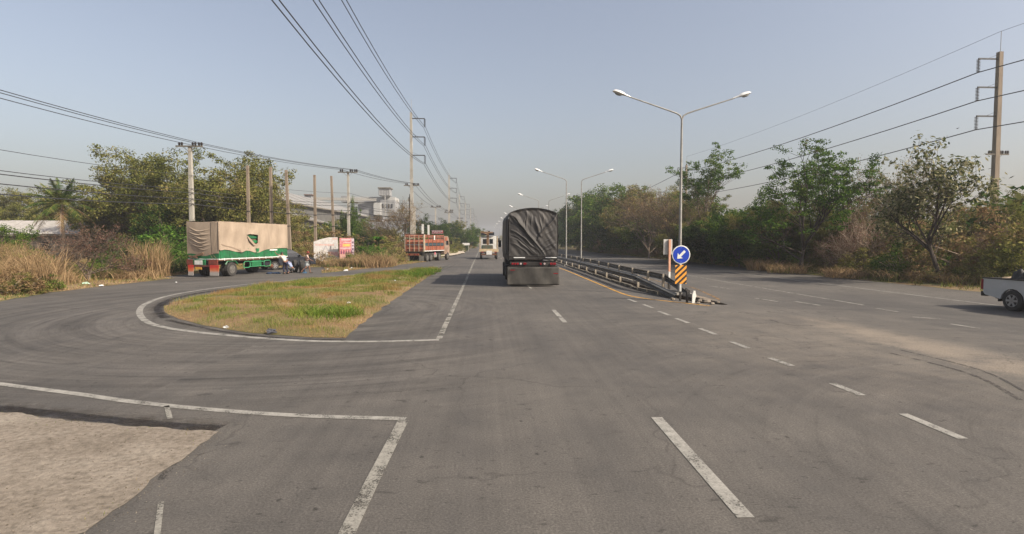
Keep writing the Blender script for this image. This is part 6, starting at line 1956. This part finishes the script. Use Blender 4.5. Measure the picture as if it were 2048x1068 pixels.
# far woodland on both sides, reads as one mass
def woodland(name, pts, H, n_leaf, size, mat, lab, seed):
    rg = random.Random(seed); nrg = np.random.default_rng(seed)
    C, R = [], []
    for x, y, hh in pts:
        for k in range(7):
            C.append((x + rg.gauss(0, 3.2), y + rg.gauss(0, 3.2), hh * rg.uniform(.08, .95))); R.append(rg.uniform(1.5, 3.0))
    V, F = leaf_quads(C, R, n_leaf, size, .75, 0, nrg, .6)
    V[:, 2] = np.maximum(V[:, 2], .05)
    return tag(link(name, np_mesh(name, V, F, mat)), lab, kind='stuff')
rg = random.Random(55)
pts = [(31 + rg.uniform(0, 14), y_, rg.uniform(7, 12)) for y_ in np.arange(150, 640, 5)] + [(38 + rg.uniform(0, 14), y_, rg.uniform(4.5, 7)) for y_ in np.arange(20, 150, 3.2)]
woodland('woodland', pts, 10, 95, .55, M['leaf_dark'], 'hazy distant woodland along the right side', 1)
pts = [(-12 - rg.uniform(0, 12), y_, rg.uniform(5, 9)) for y_ in np.arange(190, 640, 5)] + [(-60 + rg.uniform(-75, 30), 102 + rg.uniform(0, 14), rg.uniform(4, 8)) for _ in range(40)] + [(-34 + rg.uniform(-3, 14), 82 + rg.uniform(-3, 3), rg.uniform(2.5, 4)) for _ in range(18)]
woodland('woodland', pts, 10, 95, .5, M['leaf_olive'], 'hazy distant woodland along the left side', 2)

# one bird
c = at(1915, 257, 70)
t = empty('bird', c, 0, 'tiny dark bird flying above the sparse tree at right', 'bird')
MB().lathe([(.01, -.14), (.05, -.05), (.045, .06), (.01, .14)], 7, (0, 0, 0), 'X').build('body', M['black'], t)
for sg in (-1, 1): MB().prism([(-.05, 0), (.06, 0), (.0, sg * .3)], 0, .012, 'Z').build('wing', M['black'], t, rot=(.3 * sg, 0, 0))

# ================================================================== HAZE
hm = bpy.data.materials.new('haze_air'); hm.use_nodes = True
hn = hm.node_tree.nodes; hn.clear()
ho = hn.new('ShaderNodeOutputMaterial'); hv = hn.new('ShaderNodeVolumePrincipled')
hv.inputs['Color'].default_value = (.93, .94, .96, 1)
hv.inputs['Density'].default_value = .0006
hv.inputs['Anisotropy'].default_value = .2
hm.node_tree.links.new(hv.outputs[0], ho.inputs['Volume'])
hz = MB().box((0, 660, 17.0), (1230, 1470, 36.5)).build('haze', hm)
tag(hz, kind='stuff', label='pale dry-season haze in the air')
# tell look-alikes apart by their order in the picture
ORD = ['leftmost', 'second from left', 'third from left', 'fourth from left', 'fifth from left', 'sixth from left', 'seventh from left', 'eighth from left', 'ninth from left', 'tenth from left', 'eleventh from left', 'twelfth from left']
same = {}
for o in bpy.data.objects:
    if o.get('category') and o.get('label'): same.setdefault(o['label'], []).append(o)
for lb, os_ in same.items():
    if 1 < len(os_) <= 12:
        os_.sort(key=lambda o: o.location.x * cos(YAW) / max(1, o.location.y))
        for o, w_ in zip(os_, ORD):
            o['label'] = (w_ + ' ' + lb) if len(lb.split()) <= 13 else (w_.split()[0] + ' ' + lb)
for o in list(bpy.data.objects):
    if o.type == 'EMPTY' and not o.children and not o.parent: bpy.data.objects.remove(o)
